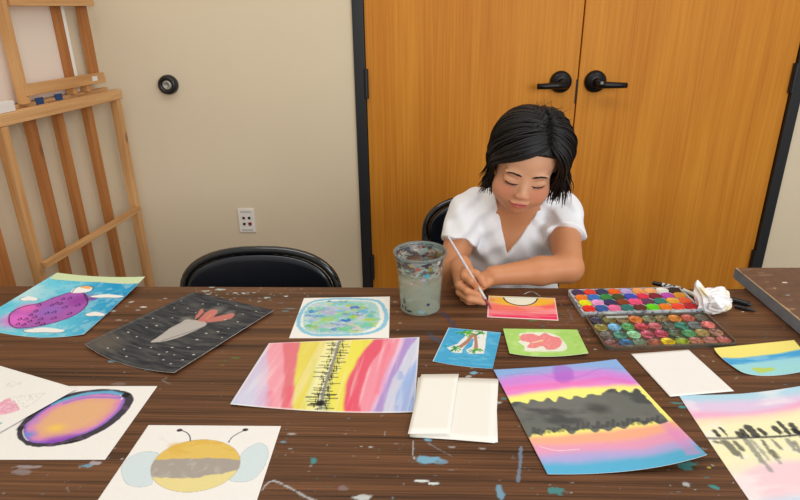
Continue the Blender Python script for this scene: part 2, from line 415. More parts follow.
# measured marks
for px, py, rx, ry, c, a in ((427, 460, 9, 3.6, LB, .9), (443, 462, 4, 2.4, LB, .6), (421, 481, 4, 1.2, WH, .95), (433, 483.5, 3.5, 1.4, WH, .9), (314, 461, 2.4, 3, TE, .8),
        (362, 497.5, 5, 2.6, WH, .7), (343, 488, 3, 2.2, (150, 130, 135), .5), (500, 492, 2.4, 5, LB, .7), (556, 491, 5, 3, TE, .7), (474, 372.8, 3.4, 2.2, LB, .9), (468, 376.5, 2.6, 2, WH, .5),
        (504, 398.5, 3, 1.3, TE, .8), (498, 402.5, 2.4, 1.6, WH, .5), (428, 439.5, 2.6, 2.4, LB, .9), (220, 289.5, 5, 2, (190, 215, 215), .8), (212, 287, 3, 1, WH, .8), (205, 291, 4, 1, WH, .7), (236, 293, 3.4, 1.2, WH, .7),
        (244, 293.6, 3, 1, WH, .7), (254, 292.6, 1.8, .8, WH, .7), (267, 297.5, 4, 1.2, (170, 205, 200), .8), (260, 301, 2, .8, WH, .7), (286, 296.2, 2.2, 1.4, WH, .9), (208, 294, 3, .8, WH, .6), (281, 303, 2, .6, LB, .6),
        (291, 308.5, 8, .8, (110, 170, 175), .6), (285, 311, 5, .7, (110, 170, 175), .6), (113, 311, 4, 2.2, (170, 175, 175), .8), (131, 302, 3, 2, WH, .6), (143, 307, 4, 1.6, WH, .75), (137, 310, 3, .9, WH, .7), (119, 320, 3, 1, WH, .7),
        (143, 298, 2, .9, (80, 100, 95), .6), (127, 306, 2, .9, WH, .6), (160, 300, 2, .8, WH, .5), (166, 298.5, 2.5, .8, WH, .6), (148, 291, 3, 1.4, (40, 55, 50), .6), (112, 361, 3, 2, LB, .6), (150, 369.5, 5, 1.4, LB, .6),
        (395, 302, 3, 1, WH, .6), (397, 312, 1.8, .7, WH, .5), (400, 323, 2, 1, WH, .4), (398, 330, 1.5, .8, WH, .5), (453, 330.5, 6, 2.8, NV, .8), (460, 335, 7, 3, NV, .55), (434, 339, 5, 2.6, (50, 68, 100), .8),
        (532, 320.6, 4, 1.0, (60, 150, 90), .8), (543, 326, 3, 1.3, (60, 110, 130), .55), (570, 334, 5, 3, (70, 62, 75), .4), (560, 301, 4, 1.1, (150, 60, 90), .5), (743, 311.8, 1.4, .8, WH, .95), (696, 321, 1, .6, WH, .7),
        (636, 326.5, 2.6, 1.6, TE, .0), (678, 403, 5, 1.4, TE, .8), (684, 407, 4, 1.6, TE, .8), (681, 415, 1, .5, TE, .7), (690, 464, 6, 2.0, TE, .8), (686, 467, 4, 3, TE, .7), (709, 467.5, 1.3, .8, (210, 190, 80), .8), (707, 477.6, 1.6, .8, TE, .7),
        (687, 484.5, 2.6, 2, WH, .5), (714, 487, 3, 2.6, TE, .8), (96, 463, 4, 1.8, (190, 180, 185), .7), (28, 467, 9, 1.6, (190, 185, 190), .45), (22, 472, 6, 3, (165, 160, 165), .4), (86, 466, 5, 1.6, LB, .7), (122, 459, 1, .8, WH, .4),
        (40, 338, 4, 1, LB, .4), (225, 361, 4, 1, (60, 110, 60), .5), (236, 358, 4, 1.4, (80, 130, 60), .55), (222, 365, 4, .8, (150, 150, 60), .35), (260, 390, 6, 1.2, (150, 140, 140), .2), (120, 384, 6, 2.2, (165, 150, 150), .3),
        (283, 442, 2, 1, LB, .6), (292, 434, 3, 1, WH, .4), (290, 449, 2, .6, WH, .4), (555, 489, 3, 1, WH, .4), (370, 447, 1.8, .9, WH, .5), (379, 450, 1, .6, (60, 160, 90), .8), (452, 447, 3, 1, WH, .35), (482, 448.5, 2.5, .8, WH, .35)):
    t_blob(px, py, rx, ry, c, a, seed=rs.randint(0, 999))
t_line([(443, 313), (450, 320), (455, 330)], 5, NV, .6); t_line([(430, 334), (441, 343)], 5, (60, 75, 100), .5)
t_line([(521, 447), (520, 465), (518, 481)], 2.6, (120, 140, 160), .7); t_line([(413, 441), (412.5, 450), (414, 459)], 1.2, WH, .5); t_line([(428, 443), (440, 450), (452, 456)], 1.4, (170, 170, 170), .35)
t_line([(262, 490), (272, 481), (290, 488), (306, 497), (318, 502)], 1.8, (200, 200, 200), .65)
t_line([(486, 318.5), (500, 321), (520, 323), (556, 325)], 1.6, PK, .5, brk=.4); t_line([(480, 291), (500, 292), (530, 293)], 1.4, PK, .45, brk=.4)
t_line([(560, 304), (572, 316), (566, 324)], 1.4, (160, 110, 130), .45, brk=.4); t_line([(558, 311), (576, 322)], 1.2, TE, .4, brk=.4); t_line([(562, 320), (584, 331), (590, 340)], 1.6, (90, 75, 90), .5, brk=.3)
t_line([(545, 299), (560, 296), (575, 300)], 1.6, (150, 60, 90), .45, brk=.4); t_line([(524, 294), (532, 291.5), (540, 296)], 1.2, WH, .5)
for i in range(46):                                            # pink and teal flecks around the place where the child paints
    t_blob(rs.uniform(556, 590), rs.uniform(294, 345), rs.uniform(.6, 2), rs.uniform(.4, .9), rs.choice([PK, (160, 120, 140), TE, (90, 80, 100), WH]), rs.uniform(.25, .6), seed=i)
for i in range(60):
    t_blob(rs.gauss(245, 34), rs.uniform(287.5, 302), rs.uniform(.6, 2), rs.uniform(.3, .8), rs.choice([WH, WH, (150, 190, 195)]), rs.uniform(.4, .85), seed=i)
for i in range(420):                                           # fine specks everywhere
    x, y = rs.uniform(0, 800), 288 + 212 * rs.random() ** 0.8
    t_blob(x, y, rs.uniform(.4, 1.3), rs.uniform(.3, .8), rs.choice([WH, WH, LB, TE, (160, 150, 150), (120, 140, 150)]), rs.uniform(.2, .6), seed=i)
for i in range(26):
    x, y = rs.uniform(0, 800), rs.uniform(300, 500); dx, dy = rs.uniform(-14, 14), rs.uniform(-5, 5)
    t_line([(x, y), (x + dx * .5, y + dy * .5 + 1), (x + dx, y + dy)], .9, WH, .28, brk=.45, seed=i)
tm, nt, pb, wood = grain('walnut_laminate', (44, 26, 15), (124, 81, 51), (1.1, 42, 5), rough=0.42, lines=(4.5, 380, 5), spec=0.35)
at_ = nt.nodes.new('ShaderNodeAttribute'); at_.attribute_name = 'pigment'
mx_ = nt.nodes.new('ShaderNodeMix'); mx_.data_type = 'RGBA'; nt.links.new(at_.outputs['Alpha'], mx_.inputs['Factor']); nt.links.new(wood, mx_.inputs['A']); nt.links.new(at_.outputs['Color'], mx_.inputs['B'])
nt.links.new(mx_.outputs['Result'], pb.inputs['Base Color'])
idx = np.arange(nu * nv).reshape(nv, nu); Fc = np.stack([idx[:-1, :-1], idx[:-1, 1:], idx[1:, 1:], idx[1:, :-1]], -1).reshape(-1, 4)
top = np.stack([gx, gy, np.full(gx.size, TZ)], -1)
edge_m = mat('dark_edge_band', (46, 30, 22), rough=0.5)
# sides and underside of the top, in the same mesh
n0 = len(top); x1_, y1_ = TL, -TW
ex8 = np.array([(0, y1_, TZ), (x1_, y1_, TZ), (x1_, 0, TZ), (0, 0, TZ), (0, y1_, TZ - .03), (x1_, y1_, TZ - .03), (x1_, 0, TZ - .03), (0, 0, TZ - .03)], float)
Fc = np.vstack([Fc, np.array([(0, 4, 5, 1), (1, 5, 6, 2), (2, 6, 7, 3), (3, 7, 4, 0), (4, 7, 6, 5)]) + n0])
sp = np.vstack([splat, np.zeros((8, 4))])
o = mk('tabletop', np.vstack([top, ex8]), Fc, [tm, edge_m], tbl, False, colors=sp)
mi = np.zeros(len(Fc), np.int32); mi[-5:] = 1; o.data.polygons.foreach_set('material_index', mi)
leg_m = mat('table_leg_steel', (60, 56, 52), rough=0.4, metal=0.6)
for sx in (0.14, TL - 0.20):
    for sy in (-0.09, -TW + 0.09):
        b = MB(); b.tube([(sx, sy, TZ - .03), (sx, sy, 0.0)], 0.014, 14); b.build('leg', leg_m, tbl, smooth=True)
    b = MB(); b.tube([(sx, -.09, .3), (sx, -TW + .09, .3)], 0.01, 12); b.build('leg_brace', leg_m, tbl, smooth=True)

# ------------------------------------------------------------------ second table at the right end
TB = math.radians(-1.6); S2 = 0.7665
t2 = empty('scratched_table', (0.7545, 1.2345, 0), 'brown scratched table with a grey edge at the right end of the paint-splattered table', 'table', TB)
w2, l2 = 0.76, 1.7; nu, nv = 300, 560
gx2, gy2 = np.meshgrid(np.linspace(0, w2, nu), np.linspace(-l2, 0, nv)); gx2 = gx2.ravel(); gy2 = gy2.ravel()
A2 = np.array([0.755, 1.2345]); ex2 = np.array([math.cos(TB), math.sin(TB)]); ey2 = np.array([-math.sin(TB), math.cos(TB)])
sp2 = np.zeros((gx2.size, 4))
def s2(px, py, rx, ry, c, a, seed=0):
    w = atz(px, py, S2)[:2] - A2; q = (w @ ex2, w @ ey2); rx *= .0021; ry *= .0021
    k = (np.abs(gx2 - q[0]) < rx * 3 + .004) & (np.abs(gy2 - q[1]) < ry * 3 + .004)
    d = np.hypot((gx2[k] - q[0]) / rx, (gy2[k] - q[1]) / ry) + (fbm(gx2[k] * 150, gy2[k] * 150, seed) - .5) * 1.2
    m = (1 - ss(.7, 1.15, d)) * a; t_ = sp2[k]; on = m > .05; t_[on, :3] = lin(c); t_[on, 3] = np.maximum(t_[on, 3], m[on]); sp2[k] = t_
BG = (200, 165, 120)
for q in ((766, 275, 9, 1.2, BG, .8), (760, 273, 5, 1, BG, .7), (785, 282.5, 2.6, 1.6, (230, 215, 190), .9), (788, 295, 3, 1.8, (150, 150, 150), .8), (775, 288, 1.5, 1, BG, .7), (766, 282, 3, 1, BG, .5), (772, 289, 6, .8, BG, .4), (794, 309, 5, 1, BG, .7), (790, 300, 3, .8, BG, .4),
          (745, 269.5, 7, .8, BG, .5), (778, 270, 4, .7, BG, .4)): s2(*q, seed=int(q[0]))
ed = (1 - ss(.001, .006, gx2 + (fbm(gx2 * 60, gy2 * 60, 4) - .5) * .008)) * .75
on = (ed > .2) & (sp2[:, 3] < ed); sp2[on, :3] = lin(BG); sp2[on, 3] = ed[on]
m2_, nt, pb, wd = grain('brown_laminate', (92, 62, 46), (112, 80, 62), (6, 6, 5), rough=0.5, lines=(60, 60, 5), spec=0.4)
at_ = nt.nodes.new('ShaderNodeAttribute'); at_.attribute_name = 'pigment'
mx_ = nt.nodes.new('ShaderNodeMix'); mx_.data_type = 'RGBA'; nt.links.new(at_.outputs['Alpha'], mx_.inputs['Factor']); nt.links.new(wd, mx_.inputs['A']); nt.links.new(at_.outputs['Color'], mx_.inputs['B'])
nt.links.new(mx_.outputs['Result'], pb.inputs['Base Color'])
idx = np.arange(nu * nv).reshape(nv, nu); Fc = np.stack([idx[:-1, :-1], idx[:-1, 1:], idx[1:, 1:], idx[1:, :-1]], -1).reshape(-1, 4)
mk('tabletop', np.stack([gx2, gy2, np.full(gx2.size, S2)], -1), Fc, m2_, t2, False, colors=sp2)
b = MB(); b.box(0, w2, -l2, 0, S2 - .024, S2 - .0003); b.build('edge_band', mat('grey_edge', (122, 130, 140), rough=.5, var=.15, scale=40), t2)
for sx in (.05, w2 - .05):
    for sy in (-.1, -l2 + .1):
        b = MB(); b.tube([(sx, sy, S2 - .024), (sx, sy, 0)], .015, 14); b.build('leg', leg_m, t2, smooth=True)

# ------------------------------------------------------------------ wooden rack against the left wall
pine = grain('pine_stud', (184, 128, 74), (222, 172, 114), (3, 3, 1.2), rough=.6, lines=(60, 60, 3), knots=(7, 7, 4.5))[0]
pine_y = grain('pine_rail', (188, 134, 80), (224, 176, 120), (3, 1.2, 3), rough=.6, lines=(60, 3, 60), knots=(6, 3.5, 6))[0]
pine_d = grain('dark_pine', (158, 94, 44), (192, 128, 66), (3, 3, 1.2), rough=.6, lines=(60, 60, 3), knots=(7, 7, 4))[0]
RA = math.radians(10.4); rdir = np.array([math.sin(RA), math.cos(RA), 0]); rnorm = np.array([math.cos(RA), -math.sin(RA), 0]); RP0 = np.array([-1.04, 2.30, 0])
RO = RP0 - rdir * .30                                         # where the rack's origin stands
def rpt(px, py, off=0.0):
    """photo point -> rack-local point on the upright plane `off` metres in front of the rack's front face"""
    d = _ray(px, py); o_ = RP0 + rnorm * off; t = ((o_ - CAM) @ rnorm) / (d @ rnorm); q = CAM + d * t - RO
    return np.array([off, q @ rdir, q[2]])
def upright(par, nm, p0, p1, w, t, off, m, z0=None, z1=None, dz=0.0):
    a, b_ = rpt(*p0, off), rpt(*p1, off); y = (a[1] + b_[1]) / 2; z0 = b_[2] if z0 is None else z0; z1 = a[2] if z1 is None else z1
    q = MB(); q.box(off - t, off, y - w / 2, y + w / 2, z0 - dz, z1 - dz); return q.build(nm, m, par, bevel=.002)
def rail(par, nm, p0, p1, h, t, off, m, dz=0.0):
    a, b_ = rpt(*p0, off), rpt(*p1, off); q = MB(); q.beam((off - t / 2, a[1], a[2] - dz), (off - t / 2, b_[1], b_[2] - dz), h, t, (0, 0, 1)); return q.build(nm, m, par, bevel=.002)
rk = empty('wooden_rack', tuple(RO), 'open pine stud rack with slats and slanted brace against the left wall', 'rack', -RA)
zt = rpt(116, 90)[2] - .001
ya, yb_ = rpt(1, 120)[1], rpt(121, 92)[1]
upright(rk, 'post', (19, 180), (44, 280), .026, .030, 0, pine, 0, zt - .036)
upright(rk, 'post', (132, 180), (153.5, 280), .026, .030, 0, pine, 0, zt - .036)
for a_, b2_ in (((48, 180), (69.5, 278)), ((75.5, 180), (96, 278)), ((103.5, 180), (125, 278))): upright(rk, 'slat', a_, b2_, .029, .026, -.034, pine_d, 0, zt - .002)
q = MB(); q.box(-.030, 0, ya - .01, yb_ + .004, zt - .035, zt); q.build('top_rail', pine_y, rk, bevel=.002)
q = MB(); q.box(-.082, -.061, ya - .02, yb_ + .012, zt - .034, zt + .006); q.build('top_rail', pine_y, rk, bevel=.002)
rail(rk, 'brace', (47, 265.5), (141, 208.5), .020, .020, .021, pine_y)
q = MB(); q.box(-.030, -.001, ya + .03, yb_ - .03, .10, .135); q.build('bottom_rail', pine_y, rk, bevel=.002)
tape = mat('blue_tape', (45, 80, 130), rough=.7)
for px, py in ((39.5, 98.5), (58.5, 94.5)):
    p = rpt(px, py, -.058); b = MB(); b.box(-.003, .002, -.016, .016, -.014, .012); o = b.build('blue_tape', tape, rk, loc=(-.0595, p[1], zt + .004)); o['label'] = 'strip of blue tape'
zs = zt + .0065
sf = empty('rack_top_frame', tuple(RO + np.array([0, 0, zs])), 'small knotty pine frame standing on top of the tall rack', 'frame', -RA)
sf.name = 'pine_frame'  # an open pine frame resting on the rack, not an easel
upright(sf, 'post', (4, 0), (26, 102), .032, .022, -.040, pine, 0.0, .40)
upright(sf, 'post', (84.5, 9), (94.5, 71), .040, .018, -.064, pine_d, .02, .40)
p_, q_ = rpt(27, 91, -.036), rpt(105, 77, -.036); q = MB(); q.box(-.060, -.036, p_[1] - .004, q_[1], p_[2] * .5 + q_[2] * .5 - zs - .017, p_[2] * .5 + q_[2] * .5 - zs + .017)
lo_rail = q.build('bottom_rail', pine_y, sf, bevel=.002)
b = MB(); p_s = rpt(95, 78.5, -.035); b.box(-.0358, -.0352, p_s[1] - .014, p_s[1] + .014, p_s[2] - zs - .008, p_s[2] - zs + .008); o = b.build('price_sticker', mat('sticker', (230, 225, 220)), sf); o['label'] = 'white sticker'
p_, q_ = rpt(8, -8, -.036), rpt(93.5, 0, -.036); zz_ = rpt(50, 6, -.036)[2] - zs; q = MB(); q.box(-.060, -.036, p_[1], q_[1], zz_, zz_ + .045); q.build('top_rail', pine_y, sf, bevel=.002)
for x_ in (75.5, 90): p_ = rpt(x_, 89, -.045); q = MB(); q.box(-.075, -.045, p_[1] - .012, p_[1] + .012, 0, .030); q.build('spacer_block', pine, sf, bevel=.001)
cvx = empty('stretched_canvas', tuple(RO + np.array([0, 0, zs]) ), 'pale stretched canvas with a wooden side bar behind the small pine frame', 'canvas', -RA)
y1_ = rpt(73, 75, -.085)[1]
b = MB(); b.box(-.100, -.090, rpt(-20, 60, -.095)[1], y1_, 0, .44); b.build('canvas_face', mat('primed_canvas', (232, 216, 200), rough=.8, bump=.2, bscale=400), cvx, bevel=.001)
b = MB(); b.box(-.0895, -.078, y1_ - .040, y1_ - .001, 0, .44); b.build('stretcher_bar', pine_d, cvx, bevel=.001)
b = MB(); b.box(-.098, -.080, y1_, y1_ + .018, 0, .44); b.build('canvas_edge', mat('white_canvas_edge', (240, 236, 228), rough=.7), cvx, bevel=.001)
p_ = rpt(14, 101, -.006); ang_ = RO + rnorm * (-.006) + rdir * p_[1]
b = MB(); b.box(-.032, .0, -.16, .0, 0, .030); o = b.build('cardboard_box', mat('white_card', (230, 222, 214), rough=.7), None, bevel=.002, loc=tuple(ang_ + np.array([0, 0, zt + .0005]))); o.rotation_euler = (0, 0, -RA)
tag(o, 'flat white box on the near end of the wooden rack', 'box')
pp = rpt(9, 260, 0); wp = RO + rdir * (rpt(10, 260, 0)[1] - .035)
b = MB(); b.beam((-.045, 0, 0), (-.045, 0, 1.5), .09, .030, (0, 1, 0)); b.v = [tuple(v) for v in b.v]
o = b.build('wooden_post', pine_d, None, bevel=.002, loc=(wp[0] + .03, wp[1] - .02, 0)); o.rotation_euler = (0, 0, -RA)
tag(o, 'dark orange pine post standing at the left edge beside the rack', 'post')

# ------------------------------------------------------------------ folding chairs
vinyl = mat('black_vinyl_sheen_tint', (14, 19, 29), rough=.28, spec=.6, var=.1, coat=.3)  # blue cast of a window reflection is tinted into the black base
blk = mat('black_enamel', (11, 11, 13), rough=.18, spec=.6, coat=.5)
bolt_m = mat('chair_rubber', (20, 20, 20), rough=.8)
def back_arc(hw, zt, z0, yb, n=24, e=2.6):
    P = []
    for i in range(n + 1):
        t = PI - PI * i / n; c, s_ = math.cos(t), math.sin(t)
        x = hw * math.copysign(abs(c) ** (2 / e), c); z = z0 + (zt - z0) * abs(s_) ** (2 / e)
        P.append((x, yb + .025 * (1 - (x / hw) ** 2), z))
    return P
def make_chair(loc, rz, label, hw=.202):
    t = empty('folding_chair', loc, label, 'chair', rz, 'black folding chairs')
    arc = back_arc(hw, .744, .625, .20)
    b = MB(); left = [(-hw + .01, -.22, .01), (-hw + .005, .05, .36), (-hw, .165, .56)]
    pts = left + arc + [(-p[0], p[1], p[2]) for p in left[::-1]]
    b.tube(pts, .0110, 12, nrm=None); b.build('frame', blk, t, smooth=True)
    # pressed panel inside the tube
    n = 30; V = []; Fc = []
    prof = back_arc(hw - .010, .735, .625, .199, n)
    rows = 10
    for r_ in range(rows + 1):
        k = r_ / rows
        for x, y, z in prof:
            zz = .575 + (z - .575) * (1 - k) if r_ < rows else .575
            V.append((x * (1 - .02 * k), y - .012 * math.sin(min(1, (z - .575) * (1 - k) / .06) * PI / 2) * 0 + .030 * (1 - (x / hw) ** 2) * 0 - .005 + .012 * k, zz))
    m = n + 1
    for r_ in range(rows):
        for i in range(n): Fc.append((r_ * m + i, (r_ + 1) * m + i, (r_ + 1) * m + i + 1, r_ * m + i + 1))
    o = mk('backrest', V, Fc, vinyl, t, True); so = o.modifiers.new('t', 'SOLIDIFY'); so.thickness = .012; so.offset = 1
    b = MB(); inner = [(p[0] * .93, p[1] - .012, .575 + (p[2] - .575) * .90) for p in arc]; b.tube(inner, .0038, 8); b.build('backrest_piping', blk, t, smooth=True)
    b = MB(); b.box(-.19, .19, -.20, .17, .425, .455); b.build('seat', vinyl, t, bevel=.012)
    for s_ in (-1, 1):
        b = MB(); b.tube([(s_ * .188, .27, .01), (s_ * .188, -.10, .42)], .0115, 12); b.build('leg', blk, t, smooth=True)
    for x_, y_, z_ in ((.188, .22, .07), (.2, -.16, .09)):
        b = MB(); b.tube([(-x_, y_, z_), (x_, y_, z_)], .009, 10); b.build('stretcher', blk, t, smooth=True)
    return t
make_chair((-.368, 1.215, 0), math.radians(-1), 'empty black folding chair pushed up to the table in front of the cream wall')
make_chair((.285, 1.655, 0), 0, 'black folding chair the child sits on, its backrest showing beside the white sleeve')

# ------------------------------------------------------------------ water cup
def plastic(name, c, alpha, rough=.1, attr=False, spec=.5):
    m, nt, b = nodes_of(name); b.inputs['Base Color'].default_value = L4(c); b.inputs['Roughness'].default_value = rough; b.inputs['Specular IOR Level'].default_value = spec
    b.inputs['Alpha'].default_value = alpha
    if attr:
        a = nt.nodes.new('ShaderNodeAttribute'); a.attribute_name = 'pigment'; nt.links.new(a.outputs['Color'], b.inputs['Base Color']); nt.links.new(a.outputs['Alpha'], b.inputs['Alpha'])
    return m
cx, cy = .0405, 1.115; HC = .127
cup = empty('water_cup', (cx, cy, TZ), 'clear plastic cup of cloudy paint water with smeared colours, left of the child', 'cup')
n = 220; k = 150; th = np.linspace(0, 2 * PI, n, endpoint=False); zz = np.linspace(0, HC - .006, k)
T, Z = np.meshgrid(th, zz); T = T.ravel(); Z = Z.ravel(); hh = Z / HC
R = .0415 + .0075 * hh + .004 * ss(.78, .96, hh)
C = np.tile(lin((175, 185, 175)), (T.size, 1)); A = np.full(T.size, .13)
S_ = T / (2 * PI) * 30
up_ = ss(.50, .80, hh)
nz = fbm(S_ * .9, hh * 18, 5); A = A + up_ * (.22 + .45 * ss(.42, .62, nz))
for i, (c, th_) in enumerate((((88, 112, 110), .50), ((150, 175, 170), .55), ((120, 60, 55), .66), ((105, 115, 55), .64), ((50, 75, 90), .58), ((150, 165, 160), .63), ((60, 50, 60), .64))):
    m = ss(th_ - .04, th_ + .04, fbm(S_ * .8 + i * 7 + hh * 3, hh * 20, 20 + i, 3)) * up_; C = C * (1 - m[:, None]) + lin(c) * m[:, None]; A = np.maximum(A, m * .8)
def cupspot(px, py, rx, rz_, c, a=.95):
    global C, A
    P = _ray(px, py); # meet the cup's front
    d = P / np.linalg.norm(P); oc = CAM - np.array([cx, cy, 0]); r0 = .046
    aa = d[0] ** 2 + d[1] ** 2; bb_ = 2 * (oc[0] * d[0] + oc[1] * d[1]); cc = oc[0] ** 2 + oc[1] ** 2 - r0 ** 2
    t_ = (-bb_ - math.sqrt(max(bb_ ** 2 - 4 * aa * cc, 0))) / (2 * aa); q = CAM + d * t_
    th0 = math.atan2(q[1] - cy, q[0] - cx) % (2 * PI); dth = (T - th0 + PI) % (2 * PI) - PI
    dd = np.hypot(dth * r0 / (rx * .002), (Z - (q[2] - TZ)) / (rz_ * .002)) + (fbm(S_ * 8, hh * 60, 3) - .5) * .9
    m = 1 - ss(.8, 1.1, dd); C = C * (1 - m[:, None]) + lin(c) * m[:, None]; A = np.maximum(A, m * a)
for q in ((403, 302, 2.2, 4, (25, 32, 40)), (401, 307, 1.6, 1.6, (25, 32, 40)), (408, 312.5, 3.5, 1.4, (30, 36, 42)), (404, 309, 1.2, 2.6, (30, 36, 42)), (429, 306, 1.9, 1.6, (40, 35, 95)), (421, 313.5, 4.2, 1.6, (130, 180, 195)), (427, 277, 2.2, 2.4, (60, 160, 190)),
          (423.5, 281, 1.8, 1.5, (190, 150, 190)), (411.5, 284.5, 1.6, 1, (215, 150, 185)), (418, 270, 3.4, 2, (170, 90, 80)), (430, 269, 2.4, 3, (140, 130, 70)), (412, 266, 2, 1.6, (190, 150, 70)), (427, 316, 1, 1, (60, 60, 60)), (437, 263, 2, 3, (190, 195, 180))): cupspot(*q)
idx = np.arange(n * k).reshape(k, n); i2 = np.roll(idx, -1, 1)
Fc = np.stack([idx[:-1], i2[:-1], i2[1:], idx[1:]], -1).reshape(-1, 4)
mk('cup_wall', np.stack([R * np.cos(T), R * np.sin(T), Z + .0012], -1), Fc, plastic('stained_clear_plastic', (0, 0, 0), 1, .15, True), cup, True, colors=np.hstack([C, A[:, None]]))
b = MB(); b.lathe([(.0515, HC - .009), (.0535, HC - .004), (.0545, HC - .001), (.0535, HC + .001), (.0515, HC), (.0507, HC - .004)], 60, closed=False)
rim = b.build('cup_rim', plastic('milky_rim', (128, 140, 136), .6, .2), cup, smooth=True)
b = MB(); b.lathe([(.0001, .0015), (.036, .0015), (.0385, .0005), (.0415, .002)], 60); b.build('cup_base', plastic('cup_base', (170, 185, 180), .5, .15), cup, smooth=True)
b = MB(); hw_ = .070; b.lathe([(.0001, .003), (.0395, .003), (.0405, .006), (.0442, hw_), (.0440, hw_ + .0004), (.0001, hw_)], 60)
b.build('paint_water', plastic('cloudy_water', (172, 182, 160), .42, .05), cup, smooth=False); autosmooth(bpy.data.objects['paint_water'])
# ------------------------------------------------------------------ watercolour paint set
oL = atz(582.5, 318, TZ); oR = atz(703, 315, TZ); pa = math.atan2(oR[1] - oL[1], oR[0] - oL[0]); PW = float(np.linalg.norm(oR - oL))
ps = empty('paint_palette', (oL[0], oL[1], TZ), 'open watercolour set of round paint pans with a stained clear mixing lid', 'paint set', pa)
bl = atz(569.5, 294, TZ); PD = float(bl[1] - oL[1]); fl_ = atz(606, 350.5, TZ); LDp = float(oL[1] - fl_[1])
def rrect(x0, x1, y0, y1, r, n=6):
    P = []
    for cx_, cy_, a0 in ((x1 - r, y1 - r, 0), (x0 + r, y1 - r, PI / 2), (x0 + r, y0 + r, PI), (x1 - r, y0 + r, 1.5 * PI)):
        for i in range(n + 1): a = a0 + PI / 2 * i / n; P.append((cx_ + r * math.cos(a), cy_ + r * math.sin(a)))
    return P
def tray(x0, x1, y0, y1, r, zb, zt, zi, w):
    """shallow tray: outer wall, rim, inner floor"""
    A = rrect(x0, x1, y0, y1, r); B = rrect(x0 + w, x1 - w, y0 + w, y1 - w, max(r - w, .0005)); n = len(A)
    V = [(x, y, zb) for x, y in A] + [(x, y, zt) for x, y in A] + [(x, y, zt) for x, y in B] + [(x, y, zi) for x, y in B]
    Fc = [tuple(range(n))[::-1]]
    for k in range(3): Fc += [(k * n + i, k * n + (i + 1) % n, (k + 1) * n + (i + 1) % n, (k + 1) * n + i) for i in range(n)]
    Fc.append(tuple(3 * n + i for i in range(n))); return V, Fc
mt, nt, b_ = nodes_of('messy_white_tray'); N = nt.nodes.new; K = nt.links.new
tc = N('ShaderNodeTexCoord'); n1 = N('ShaderNodeTexNoise'); n1.inputs['Scale'].default_value = 60; n1.inputs['Detail'].default_value = 5; K(tc.outputs['Object'], n1.inputs['Vector'])
cr = N('ShaderNodeValToRGB'); K(n1.outputs['Fac'], cr.inputs['Fac']); el = cr.color_ramp.elements
el[0].position = .30; el[0].color = L4((40, 70, 90)); el[1].position = .46; el[1].color = L4((176, 182, 186))
for p_, c_ in ((.62, (190, 194, 196)), (.68, (120, 110, 130)), (.74, (60, 60, 64))): e_ = el.new(p_); e_.color = L4(c_)
K(cr.outputs['Color'], b_.inputs['Base Color']); b_.inputs['Roughness'].default_value = .35
V, Fc = tray(0, PW, .001, PD, .008, 0, .011, .0085, .004); mk('tray', V, Fc, mt, ps, False)
PAN = [[('purple', (58, 40, 82)), ('red', (214, 60, 50)), ('dark blue', (24, 52, 92)), ('orange', (236, 92, 30)), ('lavender', (176, 156, 204)), ('peach', (244, 150, 84)), ('light peach', (250, 166, 106)), ('cream', (238, 232, 214)), ('black', (26, 24, 28))],
       [('orange', (240, 120, 36)), ('blue', (32, 110, 190)), ('green', (30, 130, 62)), ('olive', (56, 70, 42)), ('blue', (42, 72, 180)), ('crimson', (214, 40, 78)), ('maroon', (120, 20, 50)), ('magenta', (178, 66, 168)), ('gold', (214, 144, 44))],
       [('yellow', (228, 216, 24)), ('pale pink', (226, 150, 200)), ('navy', (32, 40, 92)), ('brown', (126, 52, 34)), ('pink', (236, 74, 122)), ('plum', (92, 50, 84)), ('teal', (18, 120, 104)), ('ochre', (220, 160, 54)), ('coral', (224, 88, 52))],
       [('red', (218, 34, 32)), ('blue', (24, 84, 150)), ('pink', (228, 104, 150)), ('teal green', (14, 108, 104)), ('dark brown', (84, 38, 32)), ('bright green', (88, 200, 24)), ('orange', (222, 116, 26)), ('vermilion', (240, 66, 46)), ('crimson', (178, 18, 48))]]
def paint_m(name, c, rough=.35, var=.16): 
    k_ = name + '_%d_%d_%d' % c
    return bpy.data.materials.get(k_) or mat(k_, c, rough=rough, var=var, scale=140, bump=.3, bscale=220)
px_ = PW / 9.35
rr_ = random.Random(4)
for r_ in range(4):
    for c_ in range(9):
        x = px_ * (c_ + .68); y = PD - .0155 - r_ * (PD - .026) / 3.35
        big = 1.12 if (r_, c_) == (2, 4) else 1
        b = MB(); R0 = .0120 * big
        b.lathe([(.0001, .0104), (R0 * .5, .0106), (R0 * .85, .0112), (R0, .0122), (R0 * 1.06, .0118), (R0 * 1.08, .0086)], 22, (x, y, 0))
        nm, cc = PAN[r_][c_]; b.build('paint_pan', paint_m('paint', cc), ps, smooth=True)['label'] = nm + ' paint pan'
lid_m, nt, b_ = nodes_of('stained_clear_lid'); N = nt.nodes.new; K = nt.links.new
tc = N('ShaderNodeTexCoord'); n1 = N('ShaderNodeTexNoise'); n1.inputs['Scale'].default_value = 45; n1.inputs['Detail'].default_value = 5; K(tc.outputs['Object'], n1.inputs['Vector'])
cr = N('ShaderNodeValToRGB'); K(n1.outputs['Fac'], cr.inputs['Fac']); el = cr.color_ramp.elements
el[0].position = .32; el[0].color = L4((92, 96, 84)); el[1].position = .48; el[1].color = L4((118, 104, 88))
for p_, c_ in ((.56, (132, 92, 78)), (.64, (110, 114, 80)), (.74, (150, 146, 136))): e_ = el.new(p_); e_.color = L4(c_)
K(cr.outputs['Color'], b_.inputs['Base Color']); b_.inputs['Roughness'].default_value = .18; b_.inputs['Alpha'].default_value = .5
